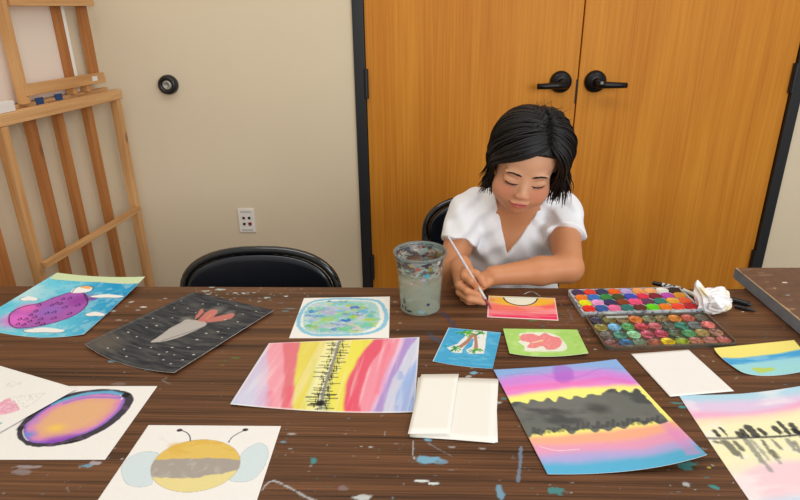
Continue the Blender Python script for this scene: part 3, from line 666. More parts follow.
V, Fc = tray(.002, PW + .004, -LDp, -.001, .011, 0, .008, .003, .0035); mk('lid', V, Fc, lid_m, ps, False)
for hx in (PW * .22, PW * .78):
    b = MB(); b.tube([(hx - .014, 0, .0095), (hx + .014, 0, .0095)], .0028, 10); b.build('hinge', plastic('hinge_plastic', (185, 195, 190), .8, .2), ps, smooth=True)
b = MB(); b.box(PW * .18, PW * .36, -.0125, -.006, .0045, .0062); b.build('paint_streak', paint_m('dry_paint', (176, 176, 168)), ps)
WELL = [[(42, 44, 66), (104, 98, 50), (118, 102, 66), (204, 110, 46), (110, 112, 82), (124, 104, 70), (182, 112, 40), (186, 88, 74), (84, 76, 62)],
        [(136, 126, 62), (104, 164, 196), (66, 140, 80), (184, 64, 78), (176, 92, 100), (76, 86, 76), (38, 120, 104), (92, 100, 98), (196, 100, 92)],
        [(92, 90, 84), (64, 128, 112), (130, 184, 140), (178, 80, 98), (172, 62, 88), (76, 96, 76), (66, 142, 88), (140, 118, 66), (150, 104, 84)],
        [(108, 74, 74), (40, 96, 136), (92, 116, 94), (146, 82, 68), (206, 178, 30), (122, 144, 40), (160, 100, 80), (146, 92, 80), (160, 84, 78)]]
def well_m(c):
    k_ = 'diluted_paint_%d_%d_%d' % c
    m = bpy.data.materials.get(k_)
    if m: return m
    m, nt, b_ = nodes_of(k_); N = nt.nodes.new; K = nt.links.new
    tc = N('ShaderNodeTexCoord'); n1 = N('ShaderNodeTexNoise'); n1.inputs['Scale'].default_value = 75; n1.inputs['Detail'].default_value = 2; n1.inputs['Distortion'].default_value = 1; K(tc.outputs['Object'], n1.inputs['Vector'])
    mx = N('ShaderNodeMix'); mx.data_type = 'RGBA'; a = np.array(c, float); mx.inputs['A'].default_value = L4(a * .72); mx.inputs['B'].default_value = L4(np.clip(a * 1.2 + 8, 0, 255))
    r_ = N('ShaderNodeMapRange'); r_.inputs['From Min'].default_value = .35; r_.inputs['From Max'].default_value = .65; K(n1.outputs['Fac'], r_.inputs['Value']); K(r_.outputs[0], mx.inputs['Factor']); K(mx.outputs['Result'], b_.inputs['Base Color'])
    b_.inputs['Roughness'].default_value = .15; b_.inputs['Alpha'].default_value = .92
    return m
for r_ in range(4):
    for c_ in range(9):
        x = px_ * (c_ + .70) + .002; y = -.019 - r_ * (LDp - .030) / 3.2
        b = MB(); R0 = .0116
        b.lathe([(.0001, .0036), (R0 * .7, .0038), (R0 * .92, .005), (R0, .0062), (R0 * 1.08, .0060), (R0 * 1.1, .0032)], 22, (x, y, 0))
        b.build('mixing_well', well_m(WELL[r_][c_]), ps, smooth=True)

# ------------------------------------------------------------------ crumpled tissue and pens
def crumple(center, R, seed, spike=None):
    rn = np.random.RandomState(seed); nu_, nv_ = 120, 80
    th = np.linspace(0, 2 * PI, nu_, endpoint=False); ph = np.linspace(.001, PI - .001, nv_); T, Q = np.meshgrid(th, ph); T = T.ravel(); Q = Q.ravel()
    Dn = np.stack([np.sin(Q) * np.cos(T), np.sin(Q) * np.sin(T), np.cos(Q)], -1)
    pl = rn.normal(size=(34, 3)); pl /= np.linalg.norm(pl, axis=1)[:, None]; hs = rn.uniform(.74, 1.02, 34)
    dd = Dn @ pl.T; r = np.min(np.where(dd > .05, hs / np.maximum(dd, .05), 9), 1); r = np.minimum(r, 1.25)
    for f_, a_ in ((2, .14), (4, .07), (9, .025)):                # sharp folds
        ax = rn.normal(size=(3, 3)); q = Dn @ ax.T * f_; r = r - a_ * np.abs(np.sin(q[:, 0] + 1.3 * np.sin(q[:, 1]))) + a_ * .4
    P = Dn * r[:, None] * np.array(R)
    if spike is not None:
        s_ = np.array(spike, float); sl = np.linalg.norm(s_); w = np.clip((Dn @ (np.array([-.9, .1, .42])) - .74) / .26, 0, 1) ** 1.6; P = P + s_ * w[:, None]
    P[:, 2] = np.maximum(P[:, 2], -R[2] * .62); P[:, 2] += R[2] * .62
    idx = np.arange(nu_ * nv_).reshape(nv_, nu_); i2 = np.roll(idx, -1, 1)
    Fc = np.stack([idx[:-1], idx[1:], i2[1:], i2[:-1]], -1).reshape(-1, 4); return P + np.array(center), Fc
tm_, nt, b_ = nodes_of('tissue_paper'); b_.inputs['Base Color'].default_value = L4((236, 232, 230)); b_.inputs['Roughness'].default_value = .9
b_.inputs['Subsurface Weight'].default_value = .15; b_.inputs['Subsurface Radius'].default_value = (.01, .01, .01); b_.inputs['Subsurface Scale'].default_value = .4
tc = nt.nodes.new('ShaderNodeTexCoord'); n1 = nt.nodes.new('ShaderNodeTexNoise'); n1.inputs['Scale'].default_value = 28; nt.links.new(tc.outputs['Object'], n1.inputs['Vector'])
cr = nt.nodes.new('ShaderNodeValToRGB'); nt.links.new(n1.outputs['Fac'], cr.inputs['Fac']); el = cr.color_ramp.elements
el[0].position = .5; el[0].color = L4((238, 236, 238)); el[1].position = .62; el[1].color = L4((228, 214, 178)); e_ = el.new(.28); e_.color = L4((238, 236, 238)); e_ = el.new(.24); e_.color = L4((150, 100, 150))
nt.links.new(cr.outputs['Color'], b_.inputs['Base Color'])
tcn = atz(716, 314, TZ)
tcn = np.array([tcn[0], tcn[1] + .012, TZ + .002])
P, Fc = crumple((0, 0, 0), (.040, .032, .028), 12, spike=(-.014, .006, .038))
o = mk('crumpled_tissue', P, Fc, tm_, None, True, loc=tcn); tag(o, 'crumpled white paper tissue lying at the back corner of the paint set', 'tissue'); autosmooth(o, 28)

def pen(name, a, b_, r, body, cap, label, cat, ca=.0, cb=.0, capm=None, tip=None):
    A = atz(a[0], a[1], TZ + r); Bp = atz(b_[0], b_[1], TZ + r); A[2] = Bp[2] = TZ + r + .0004; d = Bp - A; L_ = np.linalg.norm(d)
    t = empty(name, tuple((A + Bp) / 2 - np.array([0, 0, r])), label, cat, math.atan2(d[1], d[0]))
    h = L_ / 2; x0, x1 = -h + ca, h - cb
    q = MB(); q.tube([(x0, 0, r), (x1, 0, r)], r, 16); q.build('barrel', body, t, smooth=False); 
    autosmooth(t.children[0])
    if ca:
        q = MB(); q.tube([(-h, 0, r), (-h + .004, 0, r), (x0 - .0005, 0, r)], [r * (.25 if tip == 'a' else .85), r * (.6 if tip == 'a' else 1.0), r * 1.05], 16); q.build('cap' if tip != 'a' else 'tip', cap, t, smooth=False); autosmooth(t.children[-1])
    if cb:
        q = MB(); q.tube([(x1 + .0005, 0, r), (h - .006, 0, r), (h, 0, r)], [r * 1.0, r * .7, r * .2], 16); q.build('tip', cap, t, smooth=False); autosmooth(t.children[-1])
    return t
wht_m = mat('white_barrel', (212, 210, 204), rough=.35, var=.02); blp = mat('black_plastic', (18, 18, 20), rough=.35)
strm, nt, b_ = nodes_of('printed_barrel'); tc = nt.nodes.new('ShaderNodeTexCoord'); w_ = nt.nodes.new('ShaderNodeTexNoise'); w_.inputs['Scale'].default_value = 150
nt.links.new(tc.outputs['Object'], w_.inputs['Vector']); cr = nt.nodes.new('ShaderNodeValToRGB'); nt.links.new(w_.outputs['Fac'], cr.inputs['Fac']); cr.color_ramp.elements[0].position = .40; cr.color_ramp.elements[0].color = L4((46, 46, 50)); cr.color_ramp.elements[1].position = .46; cr.color_ramp.elements[1].color = L4((206, 208, 206))
nt.links.new(cr.outputs['Color'], b_.inputs['Base Color']); b_.inputs['Roughness'].default_value = .35
pen('marker', (652.5, 283), (680, 288.8), .0048, strm, blp, 'white marker with black cap behind the paint set', 'marker', ca=.020)
pen('paint_marker', (681.5, 289.6), (700, 297.5), .0046, mat('cream_barrel', (214, 204, 184), rough=.4, var=.25, scale=120), blp, 'cream-coloured marker tucked under the left of the tissue', 'marker', ca=.004)
pen('pen', (731, 299.6), (752, 305.4), .0062, blp, blp, 'thicker black pen sticking out right of the tissue', 'pen', cb=.008)
pen('brush_pen', (735, 306.4), (756.5, 311.4), .0042, blp, blp, 'thin pointed black pen nearest the viewer, right of the tissue', 'pen', cb=.018)

# ------------------------------------------------------------------ the paintings
def C5(ox, oy, s, pts): return [(ox + x / s, oy + y / s) for x, y in pts]
OL = (38, 34, 44)

def p_turtle(c):
    c.bands([((0, 300), (20, 300), (40, 286)), ((90, 290), (85, 310), (78, 330))], [(190, 226, 228), (110, 204, 226), (36, 152, 204)], 'u', [.22, .28], .04)
    c.lay(ss(.45, .75, fbm(c.U * .5, c.V * .8, 3)), (70, 178, 210), .45); c.lay(ss(.55, .7, fbm(c.U * .7, c.V * .7, 8)), (170, 220, 230), .4)
    c.poly([(57, 270), (150, 274), (150, 279), (137, 283.5), (100, 282), (70, 280.5), (50, 279)], (206, 222, 176), 1, .15, sm=False)
    c.blob((94, 287), 2.2, (24, 150, 190), .4, .8)
    body = [(9, 320), (11, 313), (22, 307), (40, 303), (56, 297), (72, 292), (82, 292.4), (87.5, 298), (87, 304), (81, 311), (68, 318), (52, 323), (36, 326.5), (18, 328), (11, 325)]
    c.poly(body, (172, 84, 176), .95, .3, .5, grow=.15)
    c.blob((16, 320), 3.2, (226, 110, 206), .9, .8); c.blob((28, 308), 2.2, (232, 110, 190), .8, .8); c.blob((50, 311), 3.0, (150, 110, 200), .7, .8); c.blob((80, 300), 3.0, (148, 62, 158), .8, .8); c.blob((94, 298), 1.1, (132, 60, 160), .9)
    c.line(body, OL, .2, .92, closed=True, rough=.06)
    c.poly([(71, 292.5), (76, 287.5), (86, 286.5), (92, 287), (91, 290.5), (84, 292.5)], (240, 240, 236), 1, .06); c.poly([(80, 287.5), (85, 285.8), (92, 286.5), (90, 289), (84, 288.4)], (240, 180, 110), .95, .08)
    c.line([(72, 292.5), (76, 287.8), (84, 285.8), (92.5, 286.8), (91.5, 291), (84.5, 294), (87, 301)], OL, .18, .9)
    for x, y, rx, ry in ((29, 299, 9, 2.2), (107, 296.3, 17, 1.7), (95, 314.4, 10, 2.1), (44, 330.5, 21, 2.5)):
        L_ = [(x + rx * math.cos(t), y + ry * math.sin(t) * (1 + .25 * math.sin(3 * t)) - 0 * rx) for t in np.linspace(0, 2 * PI, 12, endpoint=False)]
        c.poly(L_, (242, 240, 236), 1, .06); c.line(L_[:9], OL, .11, .8)
    r_ = random.Random(5)
    for (x, y, s_) in [(39, 305, 1), (52, 305, .8), (61, 303.5, .8), (63, 299, .8), (70, 298, .9), (36, 311, .9), (47, 313, .9), (54, 312, 1.1), (54, 318, 1.2), (65, 307, 1.2), (78, 305, 1.1), (70, 313.5, 1), (35, 317, 1), (41, 319, 1), (26, 319, 1), (30, 321, .9), (18, 324, .9), (24, 324.5, .9), (43, 324, 1), (20, 319, .8), (57, 303, .7), (31, 315, .8), (38, 323, .8)]:
        d = s_ * 3; c.line([(x - d, y + .8), (x - d * .2, y + 1.1), (x + d * .6, y + .3), (x + d * .4, y - 1.2), (x - d * .1, y - .6), (x - d * .6, y + .2)], (52, 18, 66), .19, .9)
    for x in range(52, 78, 5): c.line([(x, 279.5 + (x - 52) * .12), (x + 3, 280 + (x - 52) * .12)], OL, .09, .8)
sheet('painting', 'curled blue watercolour of a purple scaly creature and white clouds, back left on the table', 'painting', [(57, 272.5), (145, 276.5), (84, 334), (-30, 325)], (1.6, 1.5, .3, .2), {(2, 1): (122, 299.5, .5), (1, 2): (28, 336.5, .0), (1, 0): (100, 276.5, 1.2)}, (150, 205, 222), p_turtle)

def p_space(c):
    n = fbm(c.U * .35, c.V * 2.2, 4, 5)
    c.lay(np.ones(c.U.size), (64, 65, 67)); c.lay(ss(.5, .75, n), (98, 96, 92), .6); c.lay(ss(.5, .25, n), (40, 42, 48), .8)
    c.blob((105, 343), 4.5, (112, 102, 90), .6, .9); c.line([(86, 344), (140, 318), (192, 293)], (118, 104, 90), .5, .5, .2, rough=.4)
    f = lambda P: C5(75, 285, 3.81, P)
    for q, r_ in ((f([(540, 95)])[0], 2.0), (f([(425, 130)])[0], 1.5), (f([(590, 105)])[0], 1.2)): c.blob(q, r_, (150, 146, 138), .5, .9)
    c.poly(f([(290, 217), (320, 195), (365, 163), (400, 145), (425, 132), (470, 135), (502, 146), (480, 164), (430, 186), (380, 205), (330, 216)]), (186, 180, 172), .95, .12, .25)
    c.lay(ss(.55, .7, fbm(c.U * 2, c.V * 2, 9)) * 0, (220, 210, 200))
    for P in ([(455, 132), (466, 110), (484, 90), (490, 100), (480, 115)], [(470, 138), (490, 112), (520, 94), (545, 98), (530, 120), (500, 138)], [(500, 142), (535, 122), (575, 112), (606, 108), (600, 124), (560, 136)]): c.poly(f(P), (208, 126, 114), .85, .15, .4)
    c.line(f([(500, 130), (520, 112)]), (220, 150, 110), .25, .9); c.line(f([(365, 165), (410, 146), (455, 135)]), (120, 116, 112), .12, .6); c.line(f([(330, 213), (400, 190), (490, 160)]), (84, 84, 84), .3, .6)
    r_ = random.Random(11)
    st = f([(125, 240), (162, 201), (203, 180), (235, 197), (187, 245), (196, 272), (247, 240), (273, 162), (297, 127), (311, 155), (371, 124), (378, 88), (405, 60), (370, 238), (432, 238), (378, 266), (500, 184), (465, 208), (320, 264), (572, 132), (585, 165), (545, 73), (487, 72), (460, 105), (430, 88), (615, 78), (640, 110), (350, 255), (290, 238), (545, 178), (410, 285), (365, 300), (337, 285), (620, 140), (690, 100), (560, 200), (452, 265)])
    for q in st: c.blob(q, r_.uniform(.12, .22), (220, 220, 216), .85, .6, sx=1.4)
sheet('painting', 'dark charcoal space painting with a grey rocket trailing red flames', 'painting', [(193, 292), (274, 310), (174, 372.5), (84.5, 343.5)], (.3, .5, .6, 1.0), {(1, 2): (121, 363, .1), (0, 1): (138, 317.5, .3)}, (64, 65, 67), p_space)

def p_blob(c):
    f = lambda P: C5(280, 285, 6.667, P)
    ring = f([(122, 250), (135, 200), (165, 150), (230, 108), (380, 92), (560, 95), (655, 110), (698, 165), (708, 225), (672, 288), (560, 325), (380, 333), (220, 330), (145, 298)])
    inner = f([(155, 255), (160, 200), (195, 140), (250, 115), (380, 105), (540, 105), (630, 120), (660, 170), (660, 240), (620, 285), (520, 315), (380, 325), (240, 322), (170, 298)])
    c.poly(inner, (160, 208, 206), .9, .2, .4); c.lay(ss(.5, .7, fbm(c.U * .8, c.V * .8, 33)) * (c.C[:, 0] < .6), (206, 222, 214), .6)
    r_ = random.Random(2); cl = [(128, 200, 190), (110, 190, 200), (150, 205, 120), (168, 204, 60), (90, 150, 205), (70, 110, 200), (176, 178, 214), (120, 205, 150), (205, 200, 216), (96, 180, 214), (200, 208, 110)]
    q = [cl[6]] * 0
    for i in range(150):
        x, y = r_.uniform(165, 650), r_.uniform(112, 318)
        if ((x - 410) / 250) ** 2 + ((y - 215) / 105) ** 2 < 1: c.blob(f([(x, y)])[0], r_.uniform(.35, .95), r_.choice(cl), r_.uniform(.4, .8), .5, sx=1.7, rough=1.3, seed=i)
    for x, y, r2, cc in ((455, 140, .55, (190, 200, 60)), (555, 148, .5, (170, 196, 60)), (485, 212, .55, (164, 206, 40)), (600, 230, .6, (176, 206, 60)), (320, 228, .9, (160, 206, 100)), (210, 270, .5, (110, 190, 80)), (435, 235, .7, (60, 104, 200)), (380, 295, .5, (90, 120, 214)), (215, 178, .55, (60, 140, 200)), (240, 208, .5, (70, 150, 205)), (320, 110, .4, (60, 140, 190)),
                         (310, 188, 1.1, (176, 172, 214)), (360, 150, .8, (196, 190, 218)), (515, 182, .3, (50, 120, 180)), (500, 150, .6, (80, 120, 200)), (520, 285, .6, (214, 200, 210)), (585, 262, .5, (110, 205, 170)), (430, 290, .8, (120, 200, 150)), (625, 182, .35, (150, 200, 50)), (600, 205, .4, (100, 190, 190)), (420, 115, .4, (70, 160, 200)), (380, 130, .7, (130, 205, 190))): c.blob(f([(x, y)])[0], r2 * 1.15, cc, .9, .5, sx=1.7, rough=1.2, seed=int(x))
    c.line(ring, (132, 196, 222), .85, .92, .12, closed=True, rough=.4)
    for i in range(26):
        x, y = r_.uniform(165, 260), r_.uniform(110, 220); c.blob(f([(x, y)])[0], .13, (236, 234, 226), .7, .4)
sheet('painting', 'square white painting of blue and green dabs inside a light blue ring', 'painting', [(304, 298), (390, 296.5), (389, 338), (289, 338)], (0, 0, 0, 0), None, (240, 238, 230), p_blob)

def p_rainbow(c):
    f = lambda P: C5(230, 330, 4, P)
    B = [((125, 90), (85, 130), (30, 300)), ((140, 70), (120, 150), (100, 300)), ((150, 60), (150, 180), (158, 310)), ((213, 60), (215, 180), (200, 315)), ((283, 55), (262, 180), (250, 318)),
         ((382, 50), (335, 180), (300, 318)), ((435, 45), (398, 180), (360, 318)), ((452, 45), (410, 180), (400, 320)), ((568, 42), (480, 180), (455, 322)), ((632, 40), (560, 150), (520, 322)), ((686, 36), (640, 130), (562, 322)), ((700, 34), (655, 140), (575, 322)), ((746, 32), (690, 120), (612, 322)), ((800, 60), (735, 130), (665, 318))]
    cols = [(190, 202, 232), (208, 206, 228), (216, 190, 216), (240, 164, 176), (226, 124, 132), (230, 216, 96), (238, 234, 150), (196, 200, 120), (236, 226, 90), (230, 96, 116), (240, 152, 168), (226, 180, 214), (178, 150, 208), (206, 208, 226), (160, 184, 228)]
    c.bands([tuple(f(t)) for t in B], cols, 'u', [.03, .03, .015, .012, .012, .012, .02, .02, .014, .012, .014, .01, .01, .015], .014, sc=5)
    sk = np.where(c.u > .55, c.u + .16 * c.v * (c.u - .35), c.u + (.05 * (c.v - .5))); st = fbm(sk * 40, c.v * 1.6, 31, 4); c.lay(ss(.52, .75, st), (250, 240, 234), .24); c.lay(ss(.48, .3, st), (226, 110, 130), .10)
    for a, b_ in (((160, 250), (150, 318)), ((240, 230), (235, 318)), ((478, 270), (470, 322)), ((640, 60), (590, 250))): c.line(f([a, b_]), (238, 70, 105), 1.0, .35, .5)
    c.lay(ss(.55, .65, fbm(c.u * 9, c.v * 6, 5)) * ss(.86, .9, c.u), (130, 160, 224), .5)
    c.line(f([(340, 120), (330, 200), (300, 300)]), (204, 216, 120), .8, .35, .4)
    trunk = f([(438, 44), (415, 120), (392, 185), (372, 255), (362, 315)]); c.line([(x - 1.2, y) for x, y in trunk], (236, 236, 226), .8, .6, .2, rough=.4); c.line(trunk, (104, 104, 100), .5, .8, .12, rough=.3)
    r_ = random.Random(3)
    for i in range(54):
        t = i / 53; k = t * (len(trunk) - 1); j = min(int(k), len(trunk) - 2); x = trunk[j][0] + (trunk[j + 1][0] - trunk[j][0]) * (k - j); y = trunk[j][1] + (trunk[j + 1][1] - trunk[j][1]) * (k - j)
        s_ = -1 if i % 2 else 1; L_ = r_.uniform(5, 21) * (1.0 if s_ < 0 else .95) * (.6 + .4 * t); w = r_.uniform(.10, .26); y += r_.uniform(-1, 1)
        a, b_ = (x + s_ * 1.5, y), (x + s_ * L_, y + r_.uniform(-.6, .6)); c.line([a, b_], (40, 42, 40), w, .88, .06, sm=False)
        for m_ in range(2):
            u_ = r_.uniform(.15, .5); xx = a[0] + (b_[0] - a[0]) * u_; c.line([(xx, y - r_.uniform(.8, 1.8)), (xx + s_ * .4, y + r_.uniform(.8, 1.6))], (44, 46, 42), .14, .8, .05, sm=False)
    c.blob(f([(362, 292)])[0], .8, (26, 26, 28), .95, .4); c.line(f([(325, 295), (362, 297)]), (24, 24, 26), .5, .9, .1); c.line(f([(305, 268), (350, 268)]), (34, 34, 36), .3, .9)
    ms = (c.u < .012) | (c.u > .992) | (c.v < .012) | (c.v > .985); c.lay(ms.astype(float) * .5, (240, 236, 230))
sheet('painting', 'wide painting of yellow, pink and violet vertical stripes with a black spiky tree line', 'painting', [(269, 343), (419.5, 337), (414.5, 412), (230, 404)], (.1, .1, .2, .3), {(1, 2): (325, 411.5, .0), (2, 1): (417, 374, .0)}, (244, 236, 226), p_rainbow, res=.09)

def p_palm(c):
    f = lambda P: C5(420, 315, 4.444, P)
    c.lay(np.ones(c.U.size), (74, 166, 206)); c.lay(ss(.5, .7, fbm(c.U * .6, c.V * 1.5, 3)), (108, 188, 218), .6); c.lay(ss(.45, .3, fbm(c.U * .8, c.V * 2, 13)), (58, 150, 196), .5)
    W_ = (232, 232, 224)
    for P in ([(185, 75), (235, 68), (298, 72), (296, 95), (255, 98), (290, 120), (285, 172), (215, 172), (205, 155), (232, 140), (240, 105), (215, 100)], [(120, 145), (165, 128), (215, 80), (235, 100), (190, 150), (185, 170), (140, 165)], [(262, 90), (296, 84), (288, 150), (262, 145)]): c.poly(f(P), W_, .95, .08, .15, sm=False)
    T_ = (178, 128, 104)
    c.poly(f([(168, 140), (205, 112), (232, 78), (246, 84), (218, 122), (182, 148)]), T_, 1, .05, sm=False); c.poly(f([(236, 82), (252, 82), (258, 140), (256, 152), (240, 152), (242, 120)]), T_, 1, .05, sm=False)
    r_ = random.Random(8)
    for cx_, cy_ in ((220, 76), (272, 80), (158, 146), (245, 156), (200, 78)):
        for i in range(15):
            a = r_.uniform(0, 2 * PI); L_ = r_.uniform(14, 34); x0, y0 = cx_ + r_.uniform(-6, 6), cy_ + r_.uniform(-3, 3)
            c.line(f([(x0, y0), (x0 + L_ * .6 * math.cos(a), y0 + L_ * .28 * math.sin(a)), (x0 + L_ * math.cos(a), y0 + L_ * .45 * math.sin(a) + 4)]), r_.choice([(42, 150, 50), (96, 176, 40), (30, 130, 80), (130, 190, 60)]), r_.uniform(.16, .3), .85)
    c.blob(f([(165, 80)])[0], .35, (40, 150, 90), .9); c.blob(f([(112, 138)])[0], .3, (40, 150, 90), .9)
    c.lay(((c.u < .015) | (c.v < .01)).astype(float), (215, 225, 225), .7)
sheet('painted_card', 'small blue card painted with two green palm trees', 'card', [(448.5, 327.5), (501, 332.5), (492.5, 368.5), (432.5, 361)], (.1, .2, .1, .1), {(1, 2): (462, 366, 0)}, (74, 166, 206), p_palm, res=.07, group=None)

def p_flower(c):
    f = lambda P: C5(420, 315, 4.444, P)
    c.lay(np.ones(c.U.size), (172, 212, 112)); c.lay(ss(.45, .7, fbm(c.U * .6, c.V * .9, 3)), (196, 224, 140), .7); c.lay(ss(.5, .3, fbm(c.U, c.V, 23)), (156, 204, 96), .5)
    c.poly(f([(440, 85), (480, 78), (560, 78), (610, 92), (640, 120), (655, 145), (635, 160), (590, 162), (520, 162), (470, 160), (462, 140), (438, 120), (452, 105)]), (234, 232, 216), .95, .12, .3)
    c.poly(f([(444, 96), (462, 84), (505, 84), (530, 92), (555, 79), (582, 92), (620, 102), (630, 124), (608, 150), (566, 154), (545, 138), (508, 148), (478, 142), (488, 122), (452, 114)]), (232, 132, 134), .97, .1, .25)
    c.lay(ss(.5, .7, fbm(c.U * 2, c.V * 2, 6)) * (c.C[:, 1] < .35) * (c.C[:, 0] > .5), (240, 156, 150), .6)
    c.line(f([(500, 122), (520, 118), (545, 112)]), (240, 214, 180), .35, .9); c.blob(f([(512, 130)])[0], .3, (236, 160, 40), .95); c.blob(f([(540, 118)])[0], .3, (232, 190, 60), .9)
sheet('painted_card', 'small lime green card painted with a pink flower', 'card', [(503, 328.5), (577, 329.5), (588.5, 353), (509.5, 353)], (.1, .1, .6, .4), {(1, 2): (546, 356.5, .1)}, (172, 212, 112), p_flower, res=.07)

def p_girl(c):
    f = lambda P: C5(430, 265, 6.154, P)
    c.bands([(f([(355, 226)])[0], f([(560, 252)])[0], f([(780, 232)])[0]), (f([(352, 268)])[0], f([(560, 285)])[0], f([(785, 262)])[0]), (f([(352, 300)])[0], f([(560, 308)])[0], f([(785, 300)])[0])], [(238, 182, 40), (240, 116, 96), (240, 134, 138), (232, 58, 100)], 'v', [.06, .08, .07], .03)
    c.lay(ss(.5, .7, fbm(c.u * 3, c.v * 18, 4)), (246, 168, 160), .5); c.lay(ss(.55, .75, fbm(c.u * 2, c.v * 12, 14)), (228, 66, 96), .35)
    sun = f([(455, 196), (662, 203), (655, 222), (630, 238), (590, 248), (540, 246), (490, 232), (462, 212)])
    c.poly(sun, (232, 228, 206), 1, .05, sm=False); c.line(f([(452, 202), (468, 222), (500, 238), (545, 248), (590, 248), (630, 238), (652, 222), (662, 205)]), (44, 44, 40), .32, .95, rough=.08)
    c.line(f([(360, 194), (560, 198), (768, 204)]), (206, 214, 200), .35, .8); c.line(f([(440, 198), (660, 204)]), (150, 200, 205), .22, .8)
    ms = (c.u < .02) | (c.u > .985) | (c.v > .965); c.lay(ms.astype(float), (244, 210, 208), .8)
sheet('painting', 'small pink and yellow sunset painting under the tip of the held brush', 'painting', [(488.5, 295.5), (555, 298), (558.5, 320.5), (487, 317)], (0, 0, 0, 0), None, (240, 220, 210), p_girl, res=.07)

def p_sunset(c):
    f = lambda P: C5(480, 350, 3.333, P)
    B = [((60, 95), (280, 62), (490, 78)), ((80, 125), (280, 100), (510, 110)), ((95, 155), (290, 130), (500, 118)), ((150, 290), (400, 272), (625, 238)), ((160, 315), (400, 312), (650, 262)), ((190, 345), (420, 340), (680, 300)), ((205, 372), (430, 366), (710, 318)), ]
    c.bands([tuple(f(t)) for t in B], [(140, 174, 222), (210, 136, 216), (234, 140, 204), (246, 240, 130), (246, 176, 140), (232, 160, 190), (180, 170, 220), (92, 178, 214)], 'v', [.05, .04, .03, .03, .04, .04, .04], .025, sc=3)
    c.poly(f([(45, 65), (452, 30), (462, 55), (300, 72), (180, 85), (60, 80)]), (140, 176, 222), .55, .4, .6, sm=False)
    c.poly(f([(245, 60), (270, 50), (305, 62), (312, 95), (280, 110), (250, 98)]), (168, 90, 200), .6, .45, .5); c.line(f([(85, 85), (180, 75), (250, 92), (330, 90), (400, 62), (470, 62)]), (130, 100, 200), .22, .3, .15); c.line(f([(90, 130), (200, 118), (340, 108), (420, 95), (500, 108)]), (240, 90, 170), .9, .35, .5)
    c.poly(f([(590, 235), (625, 232), (740, 345), (690, 350)]), (226, 140, 200), .45, .5, sm=False)
    top = [(100, 182), (130, 172), (160, 180), (172, 165), (205, 172), (225, 160), (250, 172), (265, 155), (300, 165), (320, 152), (345, 158), (365, 146), (400, 150), (425, 132), (450, 128), (462, 140), (480, 132), (500, 142), (520, 128), (545, 148), (625, 235)]
    bot = [(625, 240), (600, 248), (575, 236), (550, 252), (530, 240), (505, 246), (480, 262), (455, 255), (430, 272), (405, 262), (385, 276), (360, 262), (330, 268), (305, 280), (275, 262), (250, 275), (225, 265), (205, 285), (180, 278), (160, 290), (130, 240)]
    c.poly(f(top + bot), (100, 103, 103), .97, .12, .45, sm=True, seed=5)
    on = (c.C[:, 0] < lin((110, 0, 0))[0]) * (c.C[:, 2] < lin((0, 0, 120))[2])
    c.lay(ss(.45, .7, fbm(c.u * 5, c.v * 9, 41)) * on, (122, 120, 116), .6); c.lay(ss(.5, .3, fbm(c.u * 4, c.v * 8, 51)) * on, (62, 64, 66), .7); c.blob(f([(395, 195)])[0], 1.6, (44, 44, 42), .6, .8, sx=1.5)
    r_ = random.Random(6)
    for i in range(26): 
        x = 180 + i * 16.5; y = 283 - i * 1.55; c.line(f([(x, y - r_.uniform(8, 26)), (x + r_.uniform(-8, 2), y - 4)]), (62, 62, 64), .55, .6, .15)
    c.line(f([(200, 322), (260, 335), (330, 330)]), (246, 232, 224), .14, .7)
sheet('painting', 'tall sunset painting with a smudgy dark grey band between blue, magenta and yellow stripes', 'painting', [(493.5, 369.5), (616, 359), (707, 454.5), (547.5, 474)], (.3, .2, 2.2, .2), {(2, 1): (664, 411, .5), (1, 2): (636, 470, .4), (1, 0): (557, 365.5, .0)}, (244, 236, 226), p_sunset)

